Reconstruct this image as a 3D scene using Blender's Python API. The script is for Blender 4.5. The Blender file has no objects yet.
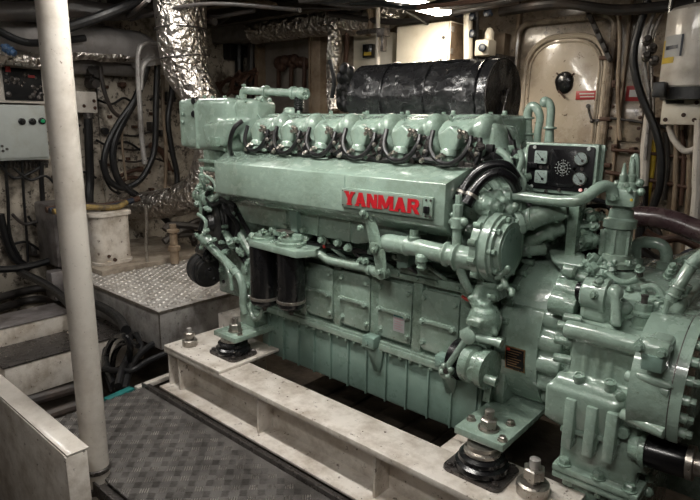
import bpy, bmesh, math, random
from mathutils import Vector as V, Matrix, noise
C = bpy.context.scene.collection
R = random.Random(7)
PI = math.pi
# ---------------------------------------------------------------- camera (measured from the photograph)
H = 1.6
pit = math.atan(130/570.); rol = math.radians(.74); yaw = math.atan2(670, 584.6)
F0 = V((-math.cos(yaw), math.sin(yaw), 0)); R0 = V((math.sin(yaw), math.cos(yaw), 0)); Z0 = V((0, 0, 1))
fwd = F0*math.cos(pit)-Z0*math.sin(pit); up_ = F0*math.sin(pit)+Z0*math.cos(pit)
rt = R0*math.cos(rol)+up_*math.sin(rol); upv = up_*math.cos(rol)-R0*math.sin(rol)
CAM = V((0, 0, H))
def P(px, py, X=None, Y=None, Z=None):
    "point of the place seen at a pixel of the photograph, on the plane X=, Y= or Z="
    d = fwd+rt*((px-350)/570.)-upv*((py-250)/570.)
    t = (X-CAM.x)/d.x if X is not None else ((Y-CAM.y)/d.y if Y is not None else (Z-CAM.z)/d.z)
    return CAM+d*t
cd = bpy.data.cameras.new('camera'); cam = bpy.data.objects.new('camera', cd); C.objects.link(cam)
m3 = Matrix((rt, upv, -fwd)).transposed().to_4x4(); m3.translation = CAM
cam.matrix_world = m3; cd.sensor_width = 36; cd.lens = 36*570/700.; cd.clip_start = .02
bpy.context.scene.camera = cam
# ---------------------------------------------------------------- mesh helpers
def frame(ax):
    ax = V(ax).normalized(); t = V((0, 0, 1)) if abs(ax.z) < .9 else V((1, 0, 0))
    u = ax.cross(t).normalized(); return u, ax.cross(u).normalized(), ax
class G:
    def __init__(s): s.bm = bmesh.new()
    def _bev(s, faces, b, seg=2):
        if b > 0:
            es = list({e for f in faces for e in f.edges})
            bmesh.ops.bevel(s.bm, geom=es, offset=b, segments=seg, affect='EDGES', profile=.5, clamp_overlap=True)
    def box(s, x0, x1, y0, y1, z0, z1, b=0., M=None, seg=2):
        vs = [s.bm.verts.new(V((x, y, z)) if M is None else M @ V((x, y, z))) for z in (z0, z1) for y in (y0, y1) for x in (x0, x1)]
        fs = [s.bm.faces.new([vs[i] for i in q]) for q in ((0, 2, 3, 1), (4, 5, 7, 6), (0, 1, 5, 4), (2, 6, 7, 3), (0, 4, 6, 2), (1, 3, 7, 5))]
        s._bev(fs, b, seg); return s
    def bar(s, p0, p1, w, t, b=0., upd=(0, 0, 1)):
        "a straight bar of section w x t from p0 to p1"
        p0, p1 = V(p0), V(p1); a = (p1-p0); L = a.length; a.normalize(); u = V(upd); u = (u-a*u.dot(a))
        if u.length < 1e-4: u = frame(a)[0]
        u.normalize(); v = u.cross(a)
        M = Matrix((a, v, u)).transposed().to_4x4(); M.translation = p0
        return s.box(0, L, -w/2, w/2, -t/2, t/2, b, M)
    def lathe(s, p, ax, prof, n=24, cap=True, a0=0, wob=0., flat=None):
        "profile of (h, r) pairs swept about the axis"
        p = V(p); u, v, w = frame(ax); rings = []
        for h, r in prof:
            ring = []
            for i in range(n):
                a = a0+2*PI*i/n; rr = r
                if wob: rr *= 1+wob*noise.noise(V((math.cos(a)*2.2, math.sin(a)*2.2, h*9)))
                ring.append(s.bm.verts.new(p+w*h+(u*math.cos(a)+v*math.sin(a))*rr))
            rings.append(ring)
        for A, B in zip(rings, rings[1:]):
            for i in range(n): s.bm.faces.new((A[i], A[(i+1) % n], B[(i+1) % n], B[i]))
        if cap:
            s.bm.faces.new(rings[0][::-1]); s.bm.faces.new(rings[-1])
        return s
    def cyl(s, p0, p1, r, r2=None, n=20, b=0.):
        p0, p1 = V(p0), V(p1); L = (p1-p0).length; r2 = r if r2 is None else r2
        if b: return s.lathe(p0, p1-p0, [(0, r-b), (b*.3, r-b*.3), (b, r), (L-b, r2), (L-b*.3, r2-b*.3), (L, r2-b)], n)
        return s.lathe(p0, p1-p0, [(0, r), (L, r2)], n)
    def tube(s, pts, r, n=10, sm=6, wob=0., cap=True):
        pts = [V(p) for p in pts]; rs = r if isinstance(r, (list, tuple)) else [r]*len(pts)
        Q = []; q = []
        if sm and len(pts) > 2:
            for i in range(len(pts)-1):
                a, b, c, d = pts[max(i-1, 0)], pts[i], pts[i+1], pts[min(i+2, len(pts)-1)]
                for k in range(sm):
                    t = k/sm; t2 = t*t; t3 = t2*t
                    Q.append(.5*((2*b)+(c-a)*t+(2*a-5*b+4*c-d)*t2+(3*b-a-3*c+d)*t3)); q.append(rs[i]*(1-t)+rs[i+1]*t)
            Q.append(pts[-1]); q.append(rs[-1])
        else: Q, q = pts, rs
        T = [(Q[min(i+1, len(Q)-1)]-Q[max(i-1, 0)]).normalized() for i in range(len(Q))]
        u = frame(T[0])[0]; rings = []
        for i, (c, t) in enumerate(zip(Q, T)):
            u = (u-t*u.dot(t)).normalized(); v = t.cross(u)
            ring = []
            for k in range(n):
                a = 2*PI*k/n; rr = q[i]
                if wob: rr *= 1+wob*noise.noise(V((math.cos(a)*2+c.x*6, math.sin(a)*2+c.y*6, c.z*6+i*.15)))
                ring.append(s.bm.verts.new(c+(u*math.cos(a)+v*math.sin(a))*rr))
            rings.append(ring)
        for A, B in zip(rings, rings[1:]):
            for i in range(n): s.bm.faces.new((A[i], A[(i+1) % n], B[(i+1) % n], B[i]))
        if cap: s.bm.faces.new(rings[0][::-1]); s.bm.faces.new(rings[-1])
        return s
    def bend(s, pts, r, rad, n=14, k=6):
        "rigid pipe: straight runs joined by arcs of radius rad"
        pts = [V(p) for p in pts]; out = [pts[0]]
        for i in range(1, len(pts)-1):
            a, b, c = pts[i-1], pts[i], pts[i+1]; d0 = (a-b); d1 = (c-b)
            q = min(rad, d0.length*.49, d1.length*.49); d0.normalize(); d1.normalize()
            for j in range(k+1):
                t = j/k; out.append((b+d0*q)*(1-t)**2+b*2*t*(1-t)+(b+d1*q)*t*t)
        out.append(pts[-1]); return s.tube(out, r, n, 0)
    def prism(s, poly, ax, a0, a1, b=0., seg=2):
        "polygon in the two other axes, extruded along axis 0/1/2"
        o = [i for i in range(3) if i != ax]
        def mk(p, a):
            c = [0, 0, 0]; c[o[0]], c[o[1]] = p; c[ax] = a; return s.bm.verts.new(c)
        A = [mk(p, a0) for p in poly]; B = [mk(p, a1) for p in poly]; n = len(poly)
        fs = [s.bm.faces.new(A[::-1]), s.bm.faces.new(B)]
        for i in range(n): fs.append(s.bm.faces.new((A[i], A[(i+1) % n], B[(i+1) % n], B[i])))
        s._bev(fs, b, seg); return s
    def hull(s, pts, b=0.):
        vs = [s.bm.verts.new(V(p)) for p in pts]
        r = bmesh.ops.convex_hull(s.bm, input=vs)
        fs = [g for g in r['geom'] if isinstance(g, bmesh.types.BMFace)]
        es = [e for f in fs for e in f.edges]
        bmesh.ops.dissolve_limit(s.bm, angle_limit=.02, verts=list({v for f in fs for v in f.verts}), edges=list(set(es)))
        if b:
            vset = set(v for v in vs if v.is_valid); s._bev([f for f in s.bm.faces if all(v in vset for v in f.verts)], b)
        return s
    def ball(s, c, r, sc=(1, 1, 1), n=14):
        M = Matrix.Translation(V(c)) @ Matrix.Diagonal((r*sc[0], r*sc[1], r*sc[2], 1))
        bmesh.ops.create_uvsphere(s.bm, u_segments=n, v_segments=max(6, n*2//3), radius=1, matrix=M); return s
    def ring(s, c, ax, Rr, r, n=24, m=8):
        u, v, w = frame(ax); c = V(c); rs = []
        for i in range(n):
            a = 2*PI*i/n; d = u*math.cos(a)+v*math.sin(a)
            rs.append([s.bm.verts.new(c+d*(Rr+r*math.cos(2*PI*k/m))+w*r*math.sin(2*PI*k/m)) for k in range(m)])
        for i in range(n):
            A, B = rs[i], rs[(i+1) % n]
            for k in range(m): s.bm.faces.new((A[k], A[(k+1) % m], B[(k+1) % m], B[k]))
        return s
    def bolt(s, p, ax, r=.012, h=.012, wash=True, stud=0.):
        p = V(p); w = V(ax).normalized()
        if wash: s.lathe(p, w, [(0, r*1.35), (h*.25, r*1.35)], 14)
        s.lathe(p+w*h*.2, w, [(0, r), (h*.8, r), (h, r*.8)], 6, a0=R.random())
        if stud: s.lathe(p+w*h, w, [(0, r*.5), (stud, r*.5)], 8)
        return s
def circle(cx, cy, r, n=24, a0=0, a1=2*PI): return [(cx+r*math.cos(a0+(a1-a0)*i/n), cy+r*math.sin(a0+(a1-a0)*i/n)) for i in range(n)]
def rrect(x0, x1, y0, y1, r, n=5):
    o = []
    for cx, cy, a in ((x1-r, y1-r, 0), (x0+r, y1-r, PI/2), (x0+r, y0+r, PI), (x1-r, y0+r, 3*PI/2)):
        for i in range(n+1): o.append((cx+r*math.cos(a+PI/2*i/n), cy+r*math.sin(a+PI/2*i/n)))
    return o
def me(g, name, ang=35):
    bmesh.ops.remove_doubles(g.bm, verts=g.bm.verts, dist=1e-6)
    bmesh.ops.recalc_face_normals(g.bm, faces=g.bm.faces)
    m = bpy.data.meshes.new(name); g.bm.to_mesh(m); g.bm.free()
    m.shade_smooth(); m.set_sharp_from_angle(angle=math.radians(ang)); return m
def fuse(g, vox=.006, it=4, name='casting'):
    "melt the pieces of a casting into one skin with soft fillets"
    m = me(g, name); o = bpy.data.objects.new('tmp', m); C.objects.link(o)
    r = o.modifiers.new('r', 'REMESH'); r.mode = 'VOXEL'; r.voxel_size = vox; r.use_smooth_shade = True
    k = o.modifiers.new('s', 'SMOOTH'); k.iterations = it; k.factor = .5
    dg = bpy.context.evaluated_depsgraph_get(); dg.update()
    q = bpy.data.meshes.new_from_object(o.evaluated_get(dg)); q.name = name
    bpy.data.objects.remove(o); bpy.data.meshes.remove(m); q.shade_smooth(); return q
def wpos(o):
    p = V((0, 0, 0))
    while o: p += o.location; o = o.parent
    return p
SPLIT = {'bolt', 'screw', 'fitting', 'union_nut', 'badge_screw', 'bolt_row', 'stud_nut', 'clip', 'hinge', 'gauge', 'drain_cock', 'pipe_clip', 'knob', 'plug', 'pipe_joint', 'valve_cluster', 'bell_lugs', 'black_wiring', 'rear_hoses', 'small_black_line', 'web_plate', 'panel_bracket', 'water_union', 'pipe', 'alternator_bolt', 'filter_cap', 'bracket_bolt', 'drain_fitting', 'coolant_pipe_b', 'gusset', 'hanger', 'selector_levers', 'flange', 'return_banjo'}
def islands(g):
    bm = g.bm; bm.verts.ensure_lookup_table(); bm.verts.index_update(); seen = {}; isl = []
    for v in bm.verts:
        if v in seen: continue
        st = [v]; seen[v] = len(isl); cur = []
        while st:
            q = st.pop(); cur.append(q)
            for e in q.link_edges:
                o = e.other_vert(q)
                if o not in seen: seen[o] = len(isl); st.append(o)
        isl.append(cur)
    bx = [[min(v.co[k] for v in c) for k in range(3)]+[max(v.co[k] for v in c) for k in range(3)] for c in isl]
    par = list(range(len(isl)))
    def fd(i):
        while par[i] != i: i = par[i]
        return i
    for i in range(len(isl)):
        for j in range(i):
            if all(bx[i][k] <= bx[j][k+3]+.0005 and bx[j][k] <= bx[i][k+3]+.0005 for k in range(3)): par[fd(i)] = fd(j)
    gr = {}
    for i, c in enumerate(isl): gr.setdefault(fd(i), []).extend(c)
    return list(gr.values())
def obj(name, g, mat, parent=None, loc=None, ang=35, label=None):
    if isinstance(g, G) and name in SPLIT:
        cl = islands(g)
        if len(cl) > 1:
            last = None
            for c in cl:
                n = G(); mp = {v: n.bm.verts.new(v.co) for v in c}
                for f in {f for v in c for f in v.link_faces}: n.bm.faces.new([mp[v] for v in f.verts])
                last = obj1(name, n, mat, parent, loc, ang, label)
            g.bm.free(); return last
    return obj1(name, g, mat, parent, loc, ang, label)
def worn(m, mat2, n0, sel=None):
    'give the raised pattern faces after n0 their brighter metal'
    m.materials.append(mat2)
    for i, p in enumerate(m.polygons):
        if i >= n0 and (sel is None or sel[(i-n0)//6]): p.material_index = 1
def nub(g, p, r, rr, n=10):
    'small pipe union: body, collar and hexagon nut'
    d = V((rr.uniform(-1, 1), rr.uniform(-1, -.2), rr.uniform(-1, 1))).normalized()
    g.lathe(V(p)-d*r*1.3, d, [(0, r*.65), (r*.7, r*.7), (r*.75, r*.95), (r*1.1, r*.95), (r*1.15, r*.7), (r*1.5, r*.7)], n)
    g.lathe(V(p)+d*r*.2, d, [(0, r*.9), (r*.75, r*.9), (r*.85, r*.7)], 6, a0=rr.random())
    g.lathe(V(p)+d*r*1.05, d, [(0, r*.45), (r*.5, r*.4)], 8)
    return g
def obj1(name, g, mat, parent=None, loc=None, ang=35, label=None):
    "ONE mesh object; its vertices are given in world space"
    m = g if isinstance(g, bpy.types.Mesh) else me(g, name, ang)
    if not m.materials: m.materials.append(mat)
    o = bpy.data.objects.new(name, m); C.objects.link(o)
    base = wpos(parent) if parent else V((0, 0, 0))
    if loc is None: loc = base
    loc = V(loc); o.parent = parent; o.location = loc-base
    m.transform(Matrix.Translation(-loc))
    if label: o['label'] = label
    return o
def tag(o, label, cat, group=None, kind=None):
    o['label'] = label; o['category'] = cat
    if group: o['group'] = group
    if kind: o['kind'] = kind
    return o
def thing(name, label, cat, loc, group=None):
    o = bpy.data.objects.new(name, None); C.objects.link(o); o.location = V(loc); o.empty_display_size = .05
    return tag(o, label, cat, group)
def one(name, g, mat, label, cat, loc, group=None, ang=35):
    return tag(obj(name, g, mat, None, loc, ang), label, cat, group)
def struct(name, g, mat, parent=None, ang=35):
    o = obj(name, g, mat, parent, None, ang)
    if not parent: o['kind'] = 'structure'
    return o
def dup(o, off, parent=None, label=None):
    c = o.copy(); C.objects.link(c)
    if parent is not None: c.parent = parent
    else: c.location = c.location+V(off)
    if label: c['label'] = label
    for ch in list(o.children): dup(ch, (0, 0, 0), c)
    return c
def dup_part(o, off):
    c = o.copy(); C.objects.link(c); c.location = o.location+V(off)
    for ch in list(o.children): dup(ch, (0, 0, 0), c)
    return c
# ---------------------------------------------------------------- materials
def mat(name, col, rough=.5, metal=0., bump=0., bscale=30., dirt=None, dscale=4., damt=.5, dlo=.5, dhi=.7, rvar=.1, coat=0., spec=.5, grime=None, gscale=25., glo=.62, ghi=.72, voro=0., vscale=20.):
    m = bpy.data.materials.new(name); m.use_nodes = True; n = m.node_tree.nodes; l = m.node_tree.links
    b = n['Principled BSDF']; b.inputs['Roughness'].default_value = rough; b.inputs['Metallic'].default_value = metal
    b.inputs['Specular IOR Level'].default_value = spec; b.inputs['Coat Weight'].default_value = coat; b.inputs['Coat Roughness'].default_value = .08
    tc = n.new('ShaderNodeTexCoord'); src = tc.outputs['Object']
    oi = n.new('ShaderNodeObjectInfo')
    def nz(scale, det=4, ro=.6):
        t = n.new('ShaderNodeTexNoise'); t.inputs['Scale'].default_value = scale; t.inputs['Detail'].default_value = det; t.inputs['Roughness'].default_value = ro
        l.new(src, t.inputs['Vector']); return t
    def ramp(x, lo, hi):
        r = n.new('ShaderNodeMapRange'); r.inputs['From Min'].default_value = lo; r.inputs['From Max'].default_value = hi; l.new(x, r.inputs['Value']); return r.outputs['Result']
    cur = None
    def mix(fac, a, bcol, scale=1.):
        x = n.new('ShaderNodeMix'); x.data_type = 'RGBA'
        if scale != 1.:
            q = n.new('ShaderNodeMath'); q.operation = 'MULTIPLY'; q.inputs[1].default_value = scale; l.new(fac, q.inputs[0]); fac = q.outputs[0]
        l.new(fac, x.inputs['Factor'])
        if a is None: x.inputs['A'].default_value = (*col, 1)
        else: l.new(a, x.inputs['A'])
        x.inputs['B'].default_value = (*bcol, 1); return x.outputs['Result']
    t0 = nz(dscale*1.7, 5)
    cur = mix(ramp(t0.outputs['Fac'], .3, .75), None, tuple(c*.82 for c in col), .6)
    if dirt: cur = mix(ramp(nz(dscale, 6, .7).outputs['Fac'], dlo, dhi), cur, dirt, damt)
    if grime: cur = mix(ramp(nz(gscale, 5, .75).outputs['Fac'], glo, ghi), cur, grime, .85)
    l.new(cur, b.inputs['Base Color'])
    if rvar:
        r = n.new('ShaderNodeMapRange'); r.inputs['To Min'].default_value = max(.02, rough-rvar); r.inputs['To Max'].default_value = min(1, rough+rvar)
        r.inputs['From Min'].default_value = .3; r.inputs['From Max'].default_value = .7
        l.new(nz(dscale*3, 4).outputs['Fac'], r.inputs['Value']); l.new(r.outputs['Result'], b.inputs['Roughness'])
    prev = None
    if bump:
        q = n.new('ShaderNodeBump'); q.inputs['Strength'].default_value = bump; q.inputs['Distance'].default_value = .01
        l.new(nz(bscale, 4).outputs['Fac'], q.inputs['Height']); prev = q.outputs['Normal']
    if voro:
        vt = n.new('ShaderNodeTexVoronoi'); vt.inputs['Scale'].default_value = vscale; vt.feature = 'SMOOTH_F1'; vt.inputs['Smoothness'].default_value = .3
        ad = n.new('ShaderNodeVectorMath'); ad.operation = 'ADD'; nn = nz(vscale*.4, 3); l.new(src, ad.inputs[0])
        sc = n.new('ShaderNodeVectorMath'); sc.operation = 'SCALE'; sc.inputs['Scale'].default_value = .15; l.new(nn.outputs['Color'], sc.inputs[0]); l.new(sc.outputs[0], ad.inputs[1]); l.new(ad.outputs[0], vt.inputs['Vector'])
        q = n.new('ShaderNodeBump'); q.inputs['Strength'].default_value = voro; q.inputs['Distance'].default_value = .03
        l.new(vt.outputs['Distance'], q.inputs['Height'])
        if prev: l.new(prev, q.inputs['Normal'])
        prev = q.outputs['Normal']
    if prev: l.new(prev, b.inputs['Normal'])
    return m
def emis(name, col, s):
    m = bpy.data.materials.new(name); m.use_nodes = True; b = m.node_tree.nodes['Principled BSDF']
    b.inputs['Base Color'].default_value = (.8, .8, .8, 1); b.inputs['Emission Color'].default_value = (*col, 1); b.inputs['Emission Strength'].default_value = s; return m
GR = (.27, .362, .302)
green = mat('green_engine_paint', GR, .24, bump=.28, bscale=34, dirt=(.10, .125, .085), dscale=6, damt=.55, dlo=.48, dhi=.72, rvar=.1, coat=.9, grime=(.06, .065, .045), gscale=42, glo=.64, ghi=.72)
gcast = mat('green_cast_paint', (.235, .33, .268), .26, bump=.4, bscale=80, dirt=(.07, .09, .06), dscale=9, damt=.7, dlo=.45, dhi=.7, rvar=.12, coat=.9, grime=(.04, .045, .03), gscale=45, glo=.6, ghi=.7)
gsump = mat('green_sump_paint', (.20, .295, .25), .34, bump=.15, bscale=60, dirt=(.07, .12, .09), dscale=5, damt=.5, coat=.12)
cream = mat('cream_wall_paint', (.38, .31, .235), .3, bump=.12, bscale=9, dirt=(.07, .045, .03), dscale=3.2, damt=.85, dlo=.42, dhi=.64, coat=.35, grime=(.045, .03, .02), gscale=13, glo=.585, ghi=.62)
creamL = mat('cream_side_wall_paint', (.50, .445, .37), .36, bump=.12, bscale=9, dirt=(.06, .045, .035), dscale=4.2, damt=.9, dlo=.46, dhi=.62, coat=.2, grime=(.03, .022, .018), gscale=15, glo=.56, ghi=.59)
creamR = mat('cream_rail_paint', (.68, .63, .57), .5, bump=.2, bscale=25, dirt=(.25, .19, .13), dscale=7, damt=.65, dlo=.42, dhi=.66, grime=(.06, .035, .02), gscale=26, glo=.62, ghi=.655)
greyw = mat('grey_white_paint', (.59, .545, .49), .38, bump=.1, bscale=20, dirt=(.24, .19, .14), dscale=5, damt=.5, dlo=.45, dhi=.7, grime=(.09, .055, .03), gscale=48, glo=.64, ghi=.68, coat=.3)
cabw = mat('white_cabinet_paint', (.72, .66, .55), .4, bump=.05, dirt=(.45, .36, .25), dscale=4, damt=.4)
cabg = mat('grey_cabinet_paint', (.42, .45, .43), .4, bump=.04, dirt=(.3, .28, .22), dscale=6, damt=.4)
tan = mat('tan_painted_steel', (.29, .225, .16), .5, bump=.15, dirt=(.14, .08, .04), dscale=8, damt=.8, dlo=.4, dhi=.7)
black = mat('black_rubber', (.010, .010, .011), .38, bump=.15, bscale=80, spec=.4, dirt=(.04, .036, .03), dscale=12, damt=.4)
blackm = mat('black_matt_rubber', (.02, .02, .021), .5, bump=.15, bscale=60, dirt=(.09, .08, .065), dscale=10, damt=.6)
blackw = mat('black_plastic_wrap', (.016, .016, .017), .27, bump=1., bscale=16, voro=.8, vscale=9, coat=.35, rvar=.12)
canm = mat('black_gloss_paint', (.006, .006, .007), .25, coat=.25, rvar=.05)
foil = mat('crumpled_foil', (.72, .67, .62), .32, 1., bump=.7, bscale=30, voro=.9, vscale=20, dirt=(.25, .2, .16), dscale=6, damt=.55, dlo=.48, dhi=.65, rvar=.1)
lag = mat('grey_lagging_cloth', (.30, .28, .27), .55, .25, bump=.6, bscale=14, voro=.4, vscale=8, dirt=(.1, .08, .07), dscale=4, damt=.6)
steel = mat('worn_bare_steel', (.46, .44, .42), .38, .4, bump=.25, bscale=60, dirt=(.09, .07, .06), dscale=6, damt=.7, dlo=.42, dhi=.65, rvar=.14)
tread = mat('worn_tread_steel', (.11, .101, .094), .5, .0, bump=.35, bscale=150, dirt=(.03, .026, .023), dscale=6, damt=.8, dlo=.42, dhi=.6, rvar=.1, spec=.35)
dsteel = mat('oily_dark_steel', (.10, .09, .085), .3, .6, bump=.4, bscale=50, dirt=(.03, .025, .02), dscale=7, damt=.8)
zinc = mat('zinc_bolt_metal', (.45, .42, .38), .34, .9, bump=.15, bscale=60, dirt=(.15, .1, .07), dscale=25, damt=.7)
rustp = mat('brown_oily_pipe_paint', (.055, .032, .035), .3, bump=.35, bscale=25, dirt=(.12, .09, .08), dscale=9, damt=.5, coat=.4)
dark = mat('dark_grimy_surface', (.028, .024, .022), .5, bump=.5, bscale=12, dirt=(.09, .06, .045), dscale=3, damt=.6)
darkc = mat('dark_ceiling_paint', (.085, .066, .05), .6, bump=.4, bscale=8, dirt=(.03, .024, .02), dscale=3, damt=.8, dlo=.4, dhi=.6)
bilge = mat('bilge_plate_steel', (.10, .082, .066), .45, .3, bump=.4, bscale=20, dirt=(.02, .017, .015), dscale=4, damt=.8, dlo=.4, dhi=.6)
red = mat('red_enamel', (.45, .012, .02), .35, rvar=.03)
redp = mat('red_sign_paint', (.40, .03, .03), .4)
white = mat('white_sign_paint', (.6, .58, .55), .45)
plate = mat('name_plate_metal', (.30, .37, .31), .35, .4)
brass = mat('bronze_plate_metal', (.30, .17, .08), .35, .7)
blackp = mat('black_panel_face', (.008, .008, .009), .45, bump=.05, spec=.2)
doorm = mat('cream_door_paint', (.52, .44, .345), .24, bump=.1, bscale=7, dirt=(.16, .10, .06), dscale=3, damt=.6, dlo=.48, dhi=.68, coat=.6, grime=(.06, .035, .02), gscale=14, glo=.62, ghi=.66)
glass = mat('gauge_glass_face', (.30, .37, .34), .12, coat=.6, rvar=.02)
gaugem = mat('gauge_dark_face', (.22, .26, .25), .15, coat=.6, rvar=.02)
chrome = mat('chrome_bezel', (.55, .55, .53), .2, 1., rvar=.05)
blue = mat('blue_valve_paint', (.008, .016, .035), .4, dirt=(.02, .02, .02), dscale=12, damt=.7); teal = mat('teal_paint', (.01, .17, .16), .5, dirt=(.02, .05, .05), dscale=20, damt=.6)
yellow = mat('yellow_marking', (.55, .38, .03), .5, dirt=(.2, .14, .04), dscale=20, damt=.6); brown = mat('rusty_brown_metal', (.075, .036, .022), .6, .2, bump=.5, bscale=20, dirt=(.04, .02, .015), dscale=8, damt=.7)
greenb = mat('green_button', (.01, .3, .12), .3); redd = mat('red_wire', (.4, .03, .02), .4)
sticker = mat('paper_sticker', (.38, .38, .38), .5)
lampw = emis('warm_lamp_glow', (1., .90, .74), 42.)
lampm = emis('lamp_diffuser_glow', (1., .97, .91), 42.)
glintm = mat('tread_glint_steel', (.46, .43, .40), .30, .5, dirt=(.12, .105, .095), dscale=5, damt=.8, dlo=.42, dhi=.6)  # lighter steel that paints the glint on half the tread bars
studm = mat('bright_stud_steel', (.60, .57, .54), .33, .4, dirt=(.2, .17, .14), dscale=7, damt=.6, dlo=.42, dhi=.62)
dtop = mat('grimy_purple_grey_paint', (.17, .155, .155), .42, bump=.3, bscale=30, dirt=(.06, .05, .045), dscale=6, damt=.8, dlo=.42, dhi=.62, coat=.3)
ledm = emis('red_led', (1, .05, .03), .35)
plinthm = mat('dirty_tan_plinth_paint', (.36, .31, .25), .45, bump=.2, bscale=20, dirt=(.10, .07, .05), dscale=4, damt=.85, dlo=.42, dhi=.62, coat=.15)
ochre = mat('dirty_ochre_paint', (.30, .20, .05), .5, dirt=(.05, .04, .03), dscale=14, damt=.9, dlo=.4, dhi=.6)
side_tan = mat('brown_cabinet_side', (.20, .14, .09), .5, dirt=(.06, .04, .025), dscale=8, damt=.8, dlo=.4, dhi=.6)
# ================================================================ the room
YB, XL, ZF, ZC = 4.6, -5.7, -.42, 2.72
struct('floor', G().box(XL-.1, 2.2, -1.9, YB+.1, ZF-.06, ZF), bilge)
struct('ceiling', G().box(XL-.1, 2.2, -1.9, YB+.1, ZC, ZC+.08), darkc)
struct('wall_left', G().box(XL-.08, XL, -1.9, YB+.1, ZF, ZC), creamL)
struct('wall_back', G().box(XL, 2.2, YB, YB+.08, ZF, ZC), cream)
struct('wall_right', G().box(2.1, 2.18, -1.9, YB, ZF, ZC), darkc)
struct('wall_front', G().box(XL, 2.2, -1.98, -1.9, ZF, ZC), darkc)
g = G()
for y in (.9, 1.9, 2.9, 3.9): g.box(XL, 2.1, y-.01, y+.01, 2.56, ZC).box(XL, 2.1, y-.05, y+.05, 2.55, 2.565)
struct('trim_1', g, darkc)                                        # deck beams under the ceiling
# ---------------- hatch door in the back bulkhead
def rpath(x0, x1, z0, z1, r, y, n=6):
    pts = [(x0, z0)]
    for cx, cz, a in ((x0+r, z1-r, PI), (x1-r, z1-r, PI/2)):
        for i in range(n+1): t = a-PI/2*i/n; pts.append((cx+r*math.cos(t), cz+r*math.sin(t)))
    pts.append((x1, z0)); return [(a, y, b) for a, b in pts]
a = P(526, 100, Y=YB); b = P(602, 100, Y=YB); zt = P(560, 39, Y=YB).z
dx0, dx1 = a.x, b.x
g = G().prism(rrect(dx0+.01, dx1-.01, .22, zt-.01, .22), 1, YB-.035, YB-.002, .012)
door = struct('door_1', g, doorm)
g = G().tube(rpath(dx0-.01, dx1+.015, .2, zt+.012, .23, YB-.03), .022, 8, 0).tube(rpath(dx0+.03, dx1-.03, .22, zt-.03, .2, YB-.04), .008, 6, 0)
obj('coaming', g, doorm, door)
g = G().tube(rpath(P(517, 80, Y=YB).x, P(611, 80, Y=YB).x, .1, P(560, 21, Y=YB).z, .09, YB-.04), .026, 8, 0)
struct('trim_2', g, cream)
c = P(563, 81, Y=YB-.06)
g = G().lathe(c+V((0, .04, 0)), (0, -1, 0), [(0, .074), (.02, .074), (.035, .064), (.045, .04), (.05, .0)], 24).lathe(c+V((.004, .04, -.03)), (0, -1, 0), [(0, .068), (.02, .068), (.034, .058), (.044, .03), (.048, .0)], 24)
w = obj('porthole_cover', fuse(g, .006, 2), canm, door)
g = G()
for aa in (.6, 2.4, 4.3): g.cyl(c+V((.068*math.cos(aa), .02, .075*math.sin(aa))), c+V((.088*math.cos(aa), .02, .095*math.sin(aa))), .007, n=6)
g.bar(c+V((-.03, .0, -.07)), c+V((.03, -.0, -.13)), .012, .012)
obj('clip', g, brown, w)
l0 = P(588, 106, Y=YB-.05); l1 = P(592, 121, Y=YB-.07)
g = G().cyl(l0+V((0, .05, 0)), l0, .017, n=10).tube([l0, l0*.5+l1*.5+V((0, -.01, 0)), l1], .009, 8, 3).ball(l1, .017)
g.bar(l1+V((0, .03, 0)), P(606, 119, Y=YB-.04), .03, .02)
obj('handle', g, dsteel, door)
g = G()
for py in (58, 119, 165): q = P(604, py, Y=YB-.05); g.box(q.x-.03, q.x+.05, q.y-.02, q.y+.03, q.z-.015, q.z+.015, .005)
obj('hinge', g, brown, door)
def sign(name, px0, py0, px1, py1, Y, label, colm, marks=2):
    a = P(px0, py0, Y=Y); b = P(px1, py1, Y=Y)
    s = one(name, G().box(a.x, b.x, Y-.006, Y, b.z, a.z, .001), colm, label, 'sign', (a.x, Y, b.z))
    g = G(); h = (a.z-b.z)
    for k in range(marks):
        z = a.z-h*(k+1)/(marks+1); g.box(a.x+.02+R.random()*.02, b.x-.02-R.random()*.02, Y-.0075, Y-.0055, z-h*.07, z+h*.07)
    obj('lettering', g, white, s); return s
sign('warning_sign', 576.5, 91, 597, 99.5, YB-.037, 'small red sign with white lines on the white hatch door', redp)
s = sign('notice_sign', 627, 86, 640, 101, YB-.002, 'red bordered white notice half hidden by the thick black cable right of the hatch', redp, 1)
s2 = G().box(P(630, 90, Y=YB).x, P(640, 90, Y=YB).x, YB-.009, YB-.007, P(630, 97, Y=YB).z, P(630, 90, Y=YB).z); obj('panel', s2, white, s)
a = P(627, 111, Y=YB); b = P(641, 118, Y=YB)
one('nameplate', G().box(a.x, b.x, YB-.008, YB, b.z, a.z), teal, 'dark teal plate on the bulkhead below the red notice', 'plate', (a.x, YB, b.z))
a = P(612, 104, Y=YB); b = P(640, 142, Y=YB)
t = thing('access_panel', 'cream bolted access panel on the bulkhead right of the hatch', 'panel', (a.x, YB, b.z))
obj('cover', G().box(a.x, b.x, YB-.02, YB, b.z, a.z, .004), cream, t)
g = G()
for i in range(4):
    for x in (a.x+.015, b.x-.015): g.bolt((x, YB-.02, b.z+.02+(a.z-b.z-.04)*i/3), (0, -1, 0), .01, .01)
obj('bolt_row', g, brown, t)
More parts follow.
